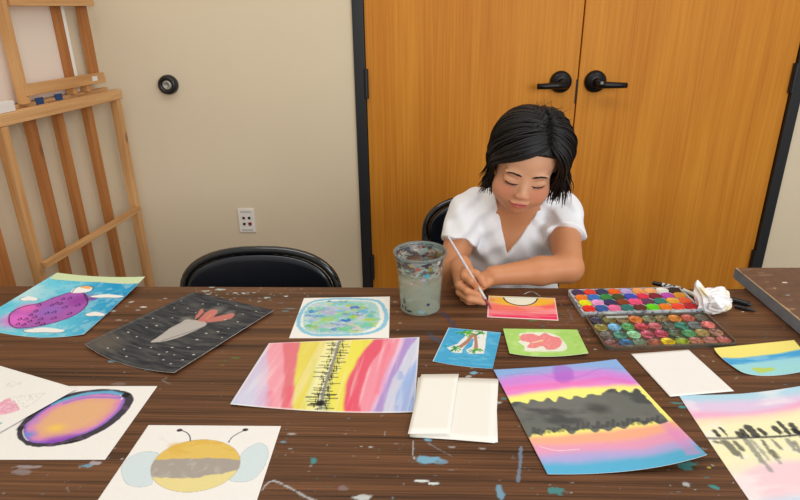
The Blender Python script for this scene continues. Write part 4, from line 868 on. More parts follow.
def p_reflect(c):
    f = lambda P: C5(670, 380, 4.167, P)
    B = [((60, 85), (300, 88), (542, 60)), ((85, 125), (300, 130), (542, 85)), ((100, 160), (320, 150), (542, 118)), ((118, 190), (330, 170), (542, 140)), ((250, 360), (400, 335), (560, 325)), ((280, 400), (420, 350), (600, 340)), ((330, 498), (500, 480), (640, 470))]
    c.bands([tuple(f(t)) for t in B], [(176, 214, 230), (222, 200, 226), (236, 176, 204), (244, 220, 190), (242, 236, 190), (238, 228, 204), (240, 206, 212), (206, 218, 232)], 'v', [.04, .03, .03, .03, .05, .03, .04], .02)
    c.lay(ss(.55, .75, fbm(c.u * 3, c.v * 9, 4)), (246, 240, 236), .5)
    c.line(f([(155, 243), (250, 243), (340, 239), (430, 237), (542, 228), (640, 220)]), (108, 106, 104), .5, .85, .15, rough=.2); c.line(f([(300, 242), (430, 236), (560, 226)]), (70, 70, 70), .25, .8)
    T_ = (44, 44, 48)
    for x0, y0, x1, y1, w in ((185, 212, 200, 228, .55), (210, 200, 235, 226, .35), (285, 222, 300, 236, .8), (300, 212, 320, 232, .6), (325, 198, 355, 228, .9), (375, 208, 395, 222, .6), (435, 198, 455, 218, .6), (455, 178, 495, 222, .45), (505, 185, 535, 220, .5), (520, 210, 542, 222, .7)):
        c.line(f([(x0, y0), ((x0 + x1) / 2, (y0 + y1) / 2), (x1, y1)]), T_, w * 1.5, .92, .15, rough=.5); c.line(f([(x1, y1), (x1 + 6, 240)]), T_, .12, .8)
    for x0, y0, x1, y1, w, cc in ((180, 256, 215, 264, .35, T_), (232, 262, 275, 305, 1.0, (66, 66, 68)), (275, 262, 300, 290, .6, T_), (290, 300, 298, 326, .25, (110, 110, 108)), (315, 250, 385, 340, .7, (128, 128, 122)), (340, 250, 410, 330, .4, (150, 150, 144)), (395, 350, 420, 378, .4, (150, 150, 144)), (385, 255, 405, 285, .35, T_), (420, 296, 440, 318, .75, (60, 60, 62)), (425, 250, 460, 285, .4, (96, 96, 92)),
                              (440, 330, 460, 345, .3, (150, 150, 144)), (490, 250, 520, 290, .5, (130, 128, 124)), (520, 260, 545, 300, .5, (120, 120, 116)), (560, 262, 590, 300, .5, (110, 110, 108))):
        c.line(f([(x0, y0), ((x0 + x1) / 2 + 2, (y0 + y1) / 2), (x1, y1)]), cc, w * 1.35, .8, .25, rough=.5)
sheet('painting', 'pale pastel painting of small dark pines mirrored along a grey line, front right corner', 'painting', [(678, 394), (822, 382), (960, 505), (770, 530)], (.1, .9, .2, .1), {(1, 0): (742, 393.5, .0), (0, 1): (721, 459, 0)}, (242, 236, 226), p_reflect, res=.12)

def p_card(c):
    f = lambda P: C5(700, 255, 3.85, P)
    c.bands([tuple(f(((100, 395), (240, 388), (400, 362)))), tuple(f(((150, 420), (260, 408), (400, 392))))], [(236, 220, 120), (72, 160, 208), (156, 212, 214)], 'v', [.03, .04], .03)
    c.lay(ss(.5, .7, fbm(c.u * 4, c.v * 20, 4)) * (c.C[:, 2] > .45), (150, 204, 228), .5); c.line(f([(110, 398), (240, 390), (390, 362)]), (120, 190, 190), .25, .6)
    c.poly(f([(200, 438), (215, 432), (245, 436), (275, 432), (290, 442), (262, 448), (240, 453), (215, 447)]), (186, 206, 70), .9, .12, .5)
sheet('painted_card', 'beach-like card of yellow, blue and aqua bands with a lime smudge, right edge', 'card', [(714, 348), (794, 340), (818, 368), (741, 371.5)], (.5, .3, .3, .3), {(0, 1): (722.5, 358.5, .3), (1, 2): (772, 375.5, 0)}, (230, 222, 170), p_card, res=.07)

def p_bee(c):
    f = lambda P: C5(100, 415, 4.21, P)
    for P in ([(92, 245), (95, 210), (130, 175), (185, 155), (238, 158), (246, 172), (225, 200), (215, 250), (220, 288), (170, 303), (115, 290)], [(545, 270), (580, 215), (590, 175), (620, 140), (670, 118), (702, 135), (706, 180), (680, 235), (640, 272), (590, 282)]):
        c.poly(f(P), (206, 222, 226), .85, .15, .2); c.line(f(P), (150, 164, 172), .07, .7, closed=True)
    c.blob(f([(318, 130)])[0], .9, (226, 184, 80), .6, .6, sx=1.5)
    body = f([(402 + 190 * math.cos(t) * math.cos(-.16) - 108 * math.sin(t) * math.sin(-.16), 214 + 190 * math.cos(t) * math.sin(-.16) + 108 * math.sin(t) * math.cos(-.16)) for t in np.linspace(0, 2 * PI, 20, endpoint=False)])
    q = smooth_loop(c.p(body)); d = d_poly(c.U, c.V, q); ins = 1 - ss(-.05, .05, d)
    y1 = [c.find(*p_) for p_ in f([(210, 195), (400, 182), (590, 192)])]; y2 = [c.find(*p_) for p_ in f([(210, 262), (400, 262), (590, 228)])]
    wob = (fbm(c.U * .7, c.V * .3, 5) - .5) * .7
    v1 = np.polyval(np.polyfit([p_[0] for p_ in y1], [p_[1] for p_ in y1], 2), c.U) + wob; v2 = np.polyval(np.polyfit([p_[0] for p_ in y2], [p_[1] for p_ in y2], 2), c.U) + wob * 1.3
    c.lay(ins, (226, 190, 88), .95); c.lay(ins * ss(.5, .7, fbm(c.U * .5, c.V, 8)), (218, 172, 70), .5); c.lay(ins * ss(-.08, .08, c.V - v1), (168, 160, 152), .97); c.lay(ins * ss(-.08, .08, c.V - v1) * ss(.55, .75, fbm(c.U * 1.2, c.V * 1.2, 18)), (186, 180, 172), .6); c.lay(ins * ss(-.1, .1, c.V - v2), (234, 218, 150), .97)
    c.line(body, (150, 130, 100), .06, .6, closed=True)
    c.line(f([(380, 108), (378, 90), (365, 74), (340, 64)]), (58, 36, 66), .17, .95); c.line(f([(541, 115), (555, 95), (580, 78), (610, 64)]), (58, 36, 66), .17, .95)
    c.blob(f([(335, 64)])[0], .36, (48, 34, 40), .97, .2, sx=1.3); c.blob(f([(612, 62)])[0], .36, (48, 34, 40), .97, .2, sx=1.3)
    c.line(f([(250, 98), (258, 92), (268, 98), (262, 105), (250, 100)]), (190, 184, 176), .05, .6); c.line(f([(268, 104), (292, 120), (300, 135)]), (190, 184, 176), .05, .6)
sheet('painting', 'white sheet with a round yellow and grey bumblebee painting, front of the table', 'painting', [(148.5, 425), (281, 426), (246.5, 532), (76, 532)], (0, 0, 0, 0), None, (240, 237, 231), p_bee)

def p_oval(c):
    f = lambda P: C5(0, 360, 4.54, P)
    outer = f([(78, 345), (85, 300), (130, 250), (200, 205), (300, 158), (390, 138), (480, 132), (560, 140), (600, 160), (602, 195), (560, 250), (500, 300), (430, 340), (350, 372), (250, 390), (160, 394), (110, 380)])
    inner = f([(110, 345), (112, 300), (160, 255), (230, 205), (320, 172), (420, 152), (500, 150), (550, 158), (566, 180), (545, 225), (480, 285), (410, 325), (330, 352), (250, 375), (170, 378), (130, 368)])
    c.poly(outer, (48, 42, 54), .97, .1, .25); on = np.ones(c.U.size); c.lay(ss(.5, .7, fbm(c.U * 1.5, c.V * 1.5, 8)) * (c.C[:, 0] < .1), (112, 84, 116), .6)
    q = smooth_loop(c.p(inner)); d = d_poly(c.U, c.V, q) + (fbm(c.U * 1.2, c.V * 1.2, 3) - .5) * .3; ins = 1 - ss(-.08, .08, d)
    c.lay(ins, (150, 110, 200)); dd = -d
    c.lay(ins * ss(.15, .8, dd), (216, 140, 184)); c.lay(ins * ss(.7, 2.0, dd + (fbm(c.U * .5, c.V * .5, 5) - .5)), (226, 168, 140)); c.lay(ins * ss(1.5, 3, dd), (228, 178, 130), .8)
    def b2(x, y, r, cc, a): 
        q_ = c.find(*f([(x, y)])[0]); m = 1 - ss(0, r, np.hypot((c.U - q_[0]) / 1.4, c.V - q_[1])); c.lay(ins * m, cc, a)
    b2(255, 308, 1.6, (240, 200, 90), .9); b2(250, 372, 2.3, (140, 70, 190), .95); b2(320, 355, 1.6, (136, 70, 180), .8); b2(125, 340, 1.4, (110, 140, 214), .95); b2(150, 280, 1.4, (190, 140, 200), .7)
    c.line(f([(240, 200), (330, 168), (420, 150), (500, 146), (548, 156)]), (104, 180, 214), .75, .9, .25, rough=.3); c.line(f([(290, 196), (400, 170), (545, 172)]), (120, 110, 214), .35, .8, .2)
    c.line(f([(112, 300), (104, 325), (112, 352), (128, 366)]), (232, 226, 222), .12, .9); c.line(f([(548, 160), (556, 168), (552, 178)]), (236, 232, 226), .25, .9)
    c.blob(f([(570, 160)])[0], .75, (30, 28, 34), .9, .3); c.blob(f([(95, 310)])[0], .7, (40, 38, 46), .8, .4); c.line(f([(295, 378), (350, 366)]), (34, 26, 36), .35, .9)
    c.line(f([(310, 132), (345, 128)]), (200, 170, 110), .08, .5)
sheet('painting', 'white sheet with a peach and violet oval gem ringed in black', 'painting', [(42, 386), (157.3, 386), (105, 459.5), (-34, 459.5)], (0, 0, 0, 0), None, (240, 237, 231), p_oval)

def p_sketch(c):
    f = lambda P: C5(0, 360, 4.54, P)
    c.poly(f([(-40, 215), (40, 172), (68, 190), (90, 228), (40, 242), (-40, 262)]), (232, 150, 180), .85, .15, .5, sm=False); c.lay(ss(.5, .65, fbm(c.U * 2, c.V * 2, 4)) * (c.C[:, 1] < .5), (244, 206, 214), .7)
    G_ = (140, 132, 128)
    c.line(f([(40, 172), (120, 160), (204, 150)]), G_, .06, .7, sm=False); c.line(f([(204, 150), (150, 195), (92, 230)]), G_, .06, .7, sm=False); c.line(f([(62, 180), (88, 228)]), G_, .06, .6, sm=False)
    r_ = random.Random(3)
    for i in range(46):
        x, y = r_.uniform(60, 180), r_.uniform(158, 222)
        if y < 232 - (x - 90) * .7 and y > 160: c.line(f([(x, y), (x + 2.5, y + 2)]), (110, 100, 100), .07, .6, sm=False)
    c.line(f([(28, 120), (40, 104), (62, 100), (80, 106), (94, 100), (92, 110), (70, 114), (52, 122), (34, 120)]), G_, .05, .7); c.line(f([(40, 104), (46, 116), (66, 108)]), G_, .05, .7)
    c.poly(f([(-40, 292), (0, 282), (10, 284), (4, 292), (-40, 300)]), (150, 190, 196), .8, .1)
o = sheet('painting', 'white sheet with a faint pencil sketch and pink wash, cut off at the left edge', 'painting', [(-70, 345), (77, 388.5), (-22, 444), (-180, 400)], (.1, .15, .2, .0), None, (240, 238, 232), p_sketch, zbase=.0016)

sheet('blank_paper', 'single blank white paper between the stained paint lid and the pine painting', 'paper', [(631, 353.8), (688.5, 349.6), (734, 391), (670, 396.5)], (.1, 0, .1, .15), None, (238, 234, 227))

# blank folded cards
cream = mat('blank_card', (240, 236, 226), rough=.85, spec=.2, var=.008, bump=.08, bscale=700)
def folded(name, label, leaves):
    A = atz(*leaves[0][0][0], TZ); t = empty(name, (A[0], A[1], TZ + leaves[0][1]), label, 'card', 0)
    for quad, z, lift in leaves:
        P = [atz(p_[0], p_[1], TZ + z) for p_ in quad]; n = 10; V = []; Fc = []
        for j in range(n + 1):
            for i in range(n + 1):
                u, v = i / n, j / n; q = (P[0] * (1 - u) + P[1] * u) * (1 - v) + (P[3] * (1 - u) + P[2] * u) * v; q = q + np.array([0, 0, lift * 4 * v * (1 - v) * .0 + lift * v ** 2]); V.append(q - np.array([A[0], A[1], TZ + leaves[0][1]]))
        for j in range(n):
            for i in range(n): a = j * (n + 1) + i; Fc.append((a, a + n + 1, a + n + 2, a + 1))
        o = mk('leaf', V, Fc, cream, t, True); so = o.modifiers.new('t', 'SOLIDIFY'); so.thickness = .0005; so.offset = -1
    return t
folded('folded_card', 'wider blank folded card underneath the narrow one, left of the tall sunset painting', [([(418, 377.5), (496, 380.5), (497.8, 442.6), (410, 437.2)], .0008, .0006), ([(420, 376.5), (498.5, 378.8), (495.2, 443.2), (409.5, 436.2)], .0024, .0006)])
folded('folded_card', 'narrow blank folded card on top of the wider one', [([(422, 375), (458.5, 375), (450.5, 436), (409, 433.5)], .0048, .0004), ([(421.3, 374.3), (458.8, 373.8), (449.5, 434.6), (407.8, 434.8)], .0064, .0018)])
# ------------------------------------------------------------------ signed-distance sculpting and surface nets
class Field:
    def __init__(s, lo, hi, h):
        s.lo = np.array(lo, float); s.h = h; s.n = np.ceil((np.array(hi) - s.lo) / h).astype(int) + 1
        s.D = np.full(s.n, 0.05, np.float32)
    def _win(s, lo, hi):
        a = np.clip(np.floor((np.array(lo) - s.lo) / s.h).astype(int), 0, s.n); b = np.clip(np.ceil((np.array(hi) - s.lo) / s.h).astype(int) + 1, 0, s.n)
        sl = tuple(slice(i, j) for i, j in zip(a, b))
        g = [(s.lo[i] + s.h * np.arange(a[i], b[i])).astype(np.float32) for i in range(3)]
        return sl, g[0][:, None, None], g[1][None, :, None], g[2][None, None, :]
    def add(s, fn, lo, hi, k=0.01, pad=0.03, op='u'):
        sl, X, Y, Z = s._win(np.array(lo) - pad, np.array(hi) + pad); d = fn(X, Y, Z); A = s.D[sl]
        if op == 'u':
            h = np.clip(0.5 + 0.5 * (A - d) / k, 0, 1); s.D[sl] = A * (1 - h) + d * h - k * h * (1 - h)
        elif op == 'cut':
            d = -d; h = np.clip(0.5 - 0.5 * (A - d) / k, 0, 1); s.D[sl] = A * (1 - h) + d * h + k * h * (1 - h)
        elif op == 'and':
            s.D[sl] = np.maximum(A, d)
    def cap(s, a, b, ra, rb, k=0.01, op='u'):
        a = np.array(a, float); b = np.array(b, float); ba = b - a; L2 = ba @ ba; r = max(ra, rb)
        def fn(X, Y, Z):
            t = np.clip(((X - a[0]) * ba[0] + (Y - a[1]) * ba[1] + (Z - a[2]) * ba[2]) / L2, 0, 1)
            return np.sqrt((X - a[0] - ba[0] * t) ** 2 + (Y - a[1] - ba[1] * t) ** 2 + (Z - a[2] - ba[2] * t) ** 2) - (ra + (rb - ra) * t)
        s.add(fn, np.minimum(a, b) - r, np.maximum(a, b) + r, k, op=op)
    def ell(s, c, R, k=0.01, M3=None, op='u'):
        c = np.array(c, float); R = np.array(R, float); m = np.eye(3) if M3 is None else M3; ext = R.max()
        def fn(X, Y, Z):
            x, y, z = X - c[0], Y - c[1], Z - c[2]
            q = [(m[0, i] * x + m[1, i] * y + m[2, i] * z) for i in range(3)]
            k0 = np.sqrt((q[0] / R[0]) ** 2 + (q[1] / R[1]) ** 2 + (q[2] / R[2]) ** 2); k1 = np.sqrt((q[0] / R[0] ** 2) ** 2 + (q[1] / R[1] ** 2) ** 2 + (q[2] / R[2] ** 2) ** 2) + 1e-9
            return k0 * (k0 - 1) / k1
        s.add(fn, c - ext, c + ext, k, op=op)
    def mesh(s):
        D = s.D; D[0] = D[-1] = 0.02; D[:, 0] = D[:, -1] = 0.02; D[:, :, 0] = D[:, :, -1] = 0.02
        neg = D < 0
        act = np.zeros(tuple(np.array(D.shape) - 1), np.int8)
        for dx in (0, 1):
            for dy in (0, 1):
                for dz in (0, 1): act += neg[dx:D.shape[0] - 1 + dx, dy:D.shape[1] - 1 + dy, dz:D.shape[2] - 1 + dz]
        I = np.argwhere((act > 0) & (act < 8)); n = len(I)
        idm = np.full(act.shape, -1, np.int32); idm[I[:, 0], I[:, 1], I[:, 2]] = np.arange(n); del act
        acc = np.zeros((n, 3)); cnt = np.zeros(n)
        val = lambda o: D[I[:, 0] + o[0], I[:, 1] + o[1], I[:, 2] + o[2]].astype(float)
        for ax in range(3):
            o1, o2 = [i for i in range(3) if i != ax]
            for p in (0, 1):
                for q in (0, 1):
                    a = [0, 0, 0]; a[o1] = p; a[o2] = q; b = list(a); b[ax] = 1; va, vb = val(a), val(b); c = (va < 0) != (vb < 0)
                    t = np.where(c, va / np.where(c, va - vb, 1), 0); P = np.tile(np.array(a, float), (n, 1)); P[:, ax] = t; acc[c] += P[c]; cnt[c] += 1
        V = (I + acc / cnt[:, None]) * s.h + s.lo; Fc = []
        for ax in range(3):
            o1, o2 = (ax + 1) % 3, (ax + 2) % 3
            A = [slice(None)] * 3; B = [slice(None)] * 3; A[ax] = slice(0, -1); B[ax] = slice(1, None)
            cr = np.argwhere(neg[tuple(A)] != neg[tuple(B)]); ok = (cr[:, o1] > 0) & (cr[:, o2] > 0); cr = cr[ok]
            sgn = neg[cr[:, 0], cr[:, 1], cr[:, 2]]
            def cell(d1, d2):
                c = cr.copy(); c[:, o1] -= d1; c[:, o2] -= d2; return idm[c[:, 0], c[:, 1], c[:, 2]]
            q = np.stack([cell(1, 1), cell(0, 1), cell(0, 0), cell(1, 0)], -1); q[~sgn] = q[~sgn][:, ::-1]; Fc.append(q)
        return V, np.vstack(Fc)
def relax(V, Fc, it=1, w=0.5):
    for _ in range(it):
        a = np.concatenate([Fc[:, i] for i in range(4)]); b = np.concatenate([Fc[:, (i + 1) % 4] for i in range(4)])
        S = np.zeros_like(V); c = np.zeros(len(V))
        for k in range(3): S[:, k] = np.bincount(a, V[b, k], len(V)) + np.bincount(b, V[a, k], len(V))
        c = np.bincount(a, minlength=len(V)) + np.bincount(b, minlength=len(V)); V = V * (1 - w) + S / c[:, None] * w
    return V

# ------------------------------------------------------------------ the child
def rx_(a): c, s = math.cos(a), math.sin(a); return np.array([[1, 0, 0], [0, c, -s], [0, s, c]])
def ry_(a): c, s = math.cos(a), math.sin(a); return np.array([[c, 0, s], [0, 1, 0], [-s, 0, c]])
def rz_(a): c, s = math.cos(a), math.sin(a); return np.array([[c, -s, 0], [s, c, 0], [0, 0, 1]])
HR = rz_(math.radians(-5)) @ ry_(math.radians(8)) @ rx_(math.radians(23))
eo = HR @ np.array([0, -.075, 0]); HC_ = aty(525.5, 182.5, 1.295 + eo[1]) - eo
def hl(*p): return HC_ + HR @ np.array(p, float)
base = np.array([.29, 1.47, .46])
B = Field((.05, 1.06, .50), (.50, 1.58, 1.16), .0020)
# head
k_ = .016
B.ell(hl(0, .016, .028), (.071, .090, .071), k_, HR)
B.ell(hl(0, -.014, -.026), (.059, .066, .068), k_, HR)
B.ell(hl(0, -.022, -.058), (.046, .050, .046), .022, HR)
B.ell(hl(0, -.050, -.086), (.020, .018, .017), .020, HR)
for s_ in (-1, 1):
    B.ell(hl(s_ * .034, -.042, -.046), (.027, .026, .030), .018, HR)                       # cheeks
    B.ell(hl(s_ * .030, -.060, -.004), (.0165, .014, .0105), .006, HR)                     # closed upper lids
    B.ell(hl(s_ * .028, -.065, .016), (.020, .009, .006), .010, HR)                        # brow ridge
    B.ell(hl(s_ * .0095, -.0835, -.0315), (.0065, .0065, .0055), .005, HR)                # nostril wings
    B.ell(hl(s_ * .070, .014, -.008), (.008, .016, .024), .006, HR)                        # ears
B.cap(hl(0, -.068, .004), hl(0, -.086, -.027), .0065, .0088, .010)
B.ell(hl(0, -.0775, -.0545), (.0215, .0085, .0044), .0045, HR); B.ell(hl(0, -.0765, -.0625), (.018, .0085, .0050), .0040, HR)
B.cap(hl(-.012, -.0835, -.0586), hl(.012, -.0835, -.0586), .0012, .0012, .003, op='cut')
# neck, trunk
B.cap(hl(0, .030, -.045), (.287, 1.395, .872), .043, .046, .02)
SHR, SHL = np.array([.172, 1.425, .846]), np.array([.405, 1.425, .846])
ELR, ELL = np.array([.118, 1.330, .712]), np.array([.379, 1.236, .771])
WRR, WRL = aty(461, 266, 1.200), np.array([.208, 1.212, .7660])
B.ell((.29, 1.435, .775), (.112, .082, .125), .03); B.cap((.20, 1.435, .838), (.378, 1.435, .838), .044, .044, .03); B.cap((.287, 1.40, .88), (.21, 1.43, .862), .03, .028, .03); B.cap((.287, 1.40, .88), (.365, 1.43, .862), .03, .028, .03)
B.ell((.295, 1.455, .66), (.108, .092, .14), .03); B.ell((.295, 1.48, .57), (.115, .10, .09), .03)
# arms
B.cap(SHR, ELR, .041, .032, .02); B.cap(ELR, WRR, .033, .0215, .012)
B.cap(SHL, ELL, .041, .032, .02); B.cap(ELL, ELL * .62 + WRL * .38, .032, .0315, .012); B.cap(ELL * .62 + WRL * .38, WRL, .0315, .0205, .012)
# right hand (holds the brush)
BT = atz(491.5, 309, TZ + .002); BE = aty(447.5, 235.5, 1.205)
def brush_at(px):
    """point of the brush that shows at photo column px"""
    t = np.linspace(0, 1, 400); P = BT + (BE - BT) * t[:, None]; X = np.array([proj(p)[0] for p in P]); return P[int(np.argmin(abs(X - px)))]
def chain(pts, rs_, k=.004):
    for i in range(len(pts) - 1): B.cap(pts[i], pts[i + 1], rs_[i], rs_[i + 1], k)
bi, bm_, br_ = brush_at(478.5), brush_at(482.5), brush_at(486)
off = np.array([-.0055, .006, -.002])
B.ell(aty(465, 281, 1.168), (.021, .026, .026), .012); B.cap(WRR, aty(466, 282, 1.168), .021, .024, .012)
tipI = aty(477, 287.5, bi[1] + .004); tipM = aty(481, 296, bm_[1] + .004); tipR = aty(484, 302.5, br_[1] + .004)
chain([aty(466, 272, 1.160), aty(464.5, 276, 1.140), aty(471, 281, 1.122), tipI], [.0105, .0092, .0076, .0066])
chain([aty(461, 280, 1.160), aty(459.5, 285, 1.137), aty(467, 291, 1.118), tipM], [.0105, .0092, .0078, .0068])
chain([aty(461, 288, 1.158), aty(460, 292, 1.136), aty(469, 299, 1.116), tipR], [.0100, .0088, .0075, .0066])
pk = aty(476, 305, 1.122); pk[2] = max(pk[2], TZ + .0075)
chain([aty(464, 294, 1.160), aty(463.5, 297.5, 1.142), aty(469, 303, 1.128), pk], [.0095, .0078, .0068, .0060])
chain([aty(468, 272, 1.172), aty(476, 274.5, 1.160), aty(481, 279, 1.146), aty(484.5, 285, brush_at(480)[1] + .012)], [.0125, .0098, .0088, .0072])
# left hand, flat on the table behind the right one
B.ell(WRL + np.array([-.038, -.004, -.010]), (.034, .026, .011), .012); B.cap(WRL, WRL + np.array([-.03, -.003, -.008]), .018, .013, .012)
for i, dy in enumerate((-.020, -.007, .006, .018)):
    L_ = (.022, .026, .024, .020)[i]; a0 = WRL + np.array([-.050, dy * .9 + .002, -.010]); a1 = a0 + np.array([-L_ * .55, dy * .25, .003]); a2 = a0 + np.array([-L_, dy * .4, -.007]); a2[2] = max(a2[2], TZ + .0072)
    chain([a0, a1, a2], [.0085, .0075, .0062])
chain([WRL + np.array([-.016, -.020, -.008]), WRL + np.array([-.036, -.034, -.014]), WRL + np.array([-.052, -.038, -.018])], [.010, .0085, .0070])
V, Fc = B.mesh(); V = relax(V, Fc, 2, .5)
tb = V[:, 1] < 1.255 - .0412 * (V[:, 0] + 1.058); V[tb, 2] = np.maximum(V[tb, 2], TZ + .0008)
# skin colours
loc_ = (V - HC_) @ HR
SK = np.tile(lin((210, 153, 115)), (len(V), 1)); arm = ss(.95, .86, V[:, 2]); SK = SK * (1 - arm[:, None] * .75) + lin((196, 130, 86)) * arm[:, None] * .75
def tint(c, m, a=1.0):
    global SK
    m = (np.clip(m, 0, 1) * a)[:, None]; SK = SK * (1 - m) + lin(c) * m
face = (loc_[:, 1] < -.02)
hd = V[:, 2] > .86
tint((218, 166, 132), ss(.10, .05, np.linalg.norm(loc_ - (0, -.07, .03), axis=1)) * hd, .6)
for s_ in (-1, 1): tint((218, 128, 104), ss(.034, .006, np.hypot((loc_[:, 0] - s_ * .036) , (loc_[:, 2] + .030) * 1.1)) * face * hd, .50)
tint((204, 118, 96), ss(.016, .004, np.linalg.norm(loc_ - (0, -.092, -.029), axis=1)), .30)
lw = np.maximum(0, 1 - (np.abs(loc_[:, 0]) / .0225) ** 2.2)
tint((192, 92, 88), ss(.0085, .0055, np.abs(loc_[:, 2] + .0585) / np.maximum(lw, .05) ** .8) * (loc_[:, 1] < -.068) * (lw > 0.02), .85)
tint((140, 58, 58), ss(.0022, .0008, np.abs(loc_[:, 2] + .0585 - .0036 * (loc_[:, 0] / .022) ** 2)) * (np.abs(loc_[:, 0]) < .0245) * (loc_[:, 1] < -.066), .7)
for tp in (tipI, tipM, tipR, pk): tint((222, 160, 134), ss(.011, .004, np.linalg.norm(V - tp, axis=1)), .7)
for s_ in (-1, 1): tint((150, 96, 74), ss(.0022, .0008, np.linalg.norm(loc_ - (s_ * .0065, -.087, -.0365), axis=1)), .8)
skin = attr_mat('skin', rough=.48, spec=.35, bump=.06, sss=.18, bscale=500)
person = empty('person', tuple(base), 'child with black hair in a white V-neck t-shirt, seated, looking down while painting', 'person')
def rel(V): return V - base
body = mk('body', rel(V), Fc, skin, person, True, colors=np.clip(SK, 0, 1))
bvh = BVHTree.FromPolygons([tuple(v) for v in V.tolist()], Fc.tolist())
def on_face(x, z, lift=.0004):
    o_ = Vector(hl(x, -.16, z)); d = Vector(HR @ np.array([0, 1, 0.])); h = bvh.ray_cast(o_, d); p = np.array(h[0]) - np.array(d) * lift; return p
hair_m = mat('black_hair', (13, 9, 9), rough=.46, spec=.38, var=.3, scale=60)
for s_ in (-1, 1):
    b = MB(); P = [on_face(s_ * x, z, .0006) - base for x, z in ((.0145, -.0068), (.020, -.0096), (.027, -.0112), (.0335, -.0104), (.039, -.0078), (.042, -.0055))]
    b.tube(P, [.0006, .0012, .0016, .0017, .0015, .0005], 6)
    for i in range(9):
        t = i / 8; x = .019 + .022 * t; z = -.0108 + .0052 * max(0, t - .5); p = on_face(s_ * x, z) - base; e = p + HR @ np.array([s_ * .002 * t, -.0045, -.0035]); b.tube([p, e], [.0005, .0001], 4)
    b.build('eyelashes', hair_m, person, smooth=True)
    b = MB(); r_ = random.Random(5)
    for i in range(34):
        t = i / 33; x = .0115 + .0270 * t; z = .0132 + .0058 * math.sin(t * 2.2) - .001 * t + r_.uniform(-.0014, .0014) * (1 - .5 * t)
        p = on_face(s_ * x, z, .0002) - base; q = on_face(s_ * (x + .0055), z + .0012 * (1 - 1.6 * t), .0006) - base; b.tube([p, q], [.0014, .0004], 4)
    b.build('eyebrow', hair_m, person, smooth=True)
    b = MB(); P = [on_face(s_ * x, z, .0001) - base for x, z in ((.017, .0035), (.024, .0060), (.032, .0062), (.040, .0035))]
    b.tube(P, [.0002, .0004, .0004, .0002], 4); b.build('lid_crease_shade', mat('crease_shade', (150, 98, 74), .6), person, smooth=True)  # dark thread drawn in place of the lid fold's shade

# t-shirt
S = Field((.08, 1.28, .54), (.50, 1.58, .93), .0022)
S.ell((.29, 1.435, .775), (.120, .090, .130), .03); S.cap((.20, 1.435, .838), (.378, 1.435, .838), .050, .050, .03); S.cap((.287, 1.40, .88), (.21, 1.43, .862), .040, .040, .03); S.cap((.287, 1.40, .88), (.365, 1.43, .862), .040, .040, .03)
S.ell((.295, 1.455, .66), (.122, .106, .15), .03); S.ell((.295, 1.475, .58), (.124, .112, .09), .03)
for sh, el, t in ((SHR, ELR, .50), (SHL, ELL, .50)):
    d = (el - sh); L_ = np.linalg.norm(d); d = d / L_; hem = sh + d * L_ * t
    def sleeve(X, Y, Z, sh=sh, d=d, L_=L_, t=t):
        q = (X - sh[0]) * d[0] + (Y - sh[1]) * d[1] + (Z - sh[2]) * d[2]; qc = np.clip(q, 0, L_)
        r = np.sqrt((X - sh[0] - d[0] * qc) ** 2 + (Y - sh[1] - d[1] * qc) ** 2 + (Z - sh[2] - d[2] * qc) ** 2) - (.049 - .002 * qc / L_)
        return np.maximum(r, q - L_ * t)
    S.add(sleeve, np.minimum(sh, hem) - .06, np.maximum(sh, hem) + .06, .012)
X = (S.lo[0] + S.h * np.arange(S.n[0]))[:, None, None]; Y = (S.lo[1] + S.h * np.arange(S.n[1]))[None, :, None]; Z = (S.lo[2] + S.h * np.arange(S.n[2]))[None, None, :]
fold = .0040 * np.sin(70 * X + 34 * Z + 3 * np.sin(28 * Z + 5)) * ss(.80, .70, Z) + 0.0034 * np.sin(95 * (X - .29) * np.sign(X - .29) + 120 * Z) * ss(.10, .06, np.abs(np.abs(X - .29) - .10)) + .0022 * np.sin(60 * Z + 110 * X)
S.D += (fold + .0 * Y).astype(np.float32)
vb = aty(507.5, 255, 1.345); vl = aty(498, 205, 1.36); vr = aty(538, 212, 1.36)
def vcut(X, Y, Z):
    def side(p, q, sg):
        n = np.array([q[2] - p[2], -(q[0] - p[0])]) * sg; n = n / np.linalg.norm(n); return (X - p[0]) * n[0] + (Z - p[2]) * n[1]
    return np.maximum(np.maximum(side(vb, vl, -1), side(vb, vr, 1)), Y - 1.425)
S.add(vcut, (.1, 1.25, .7), (.48, 1.58, .93), .003, op='cut')
S.cap((.285, 1.385, .885), (.280, 1.33, .93), .050, .056, .003, op='cut'); S.cap((.287, 1.425, .91), (.28, 1.40, .93), .054, .056, .003, op='cut')
V2, F2 = S.mesh(); V2 = relax(V2, F2, 2, .5)
tee = mk('t_shirt', rel(V2), F2, mat('white_cotton', (238, 238, 240), rough=.9, spec=.15, var=.01, bump=.15, bscale=300, sss=.0), person, True)
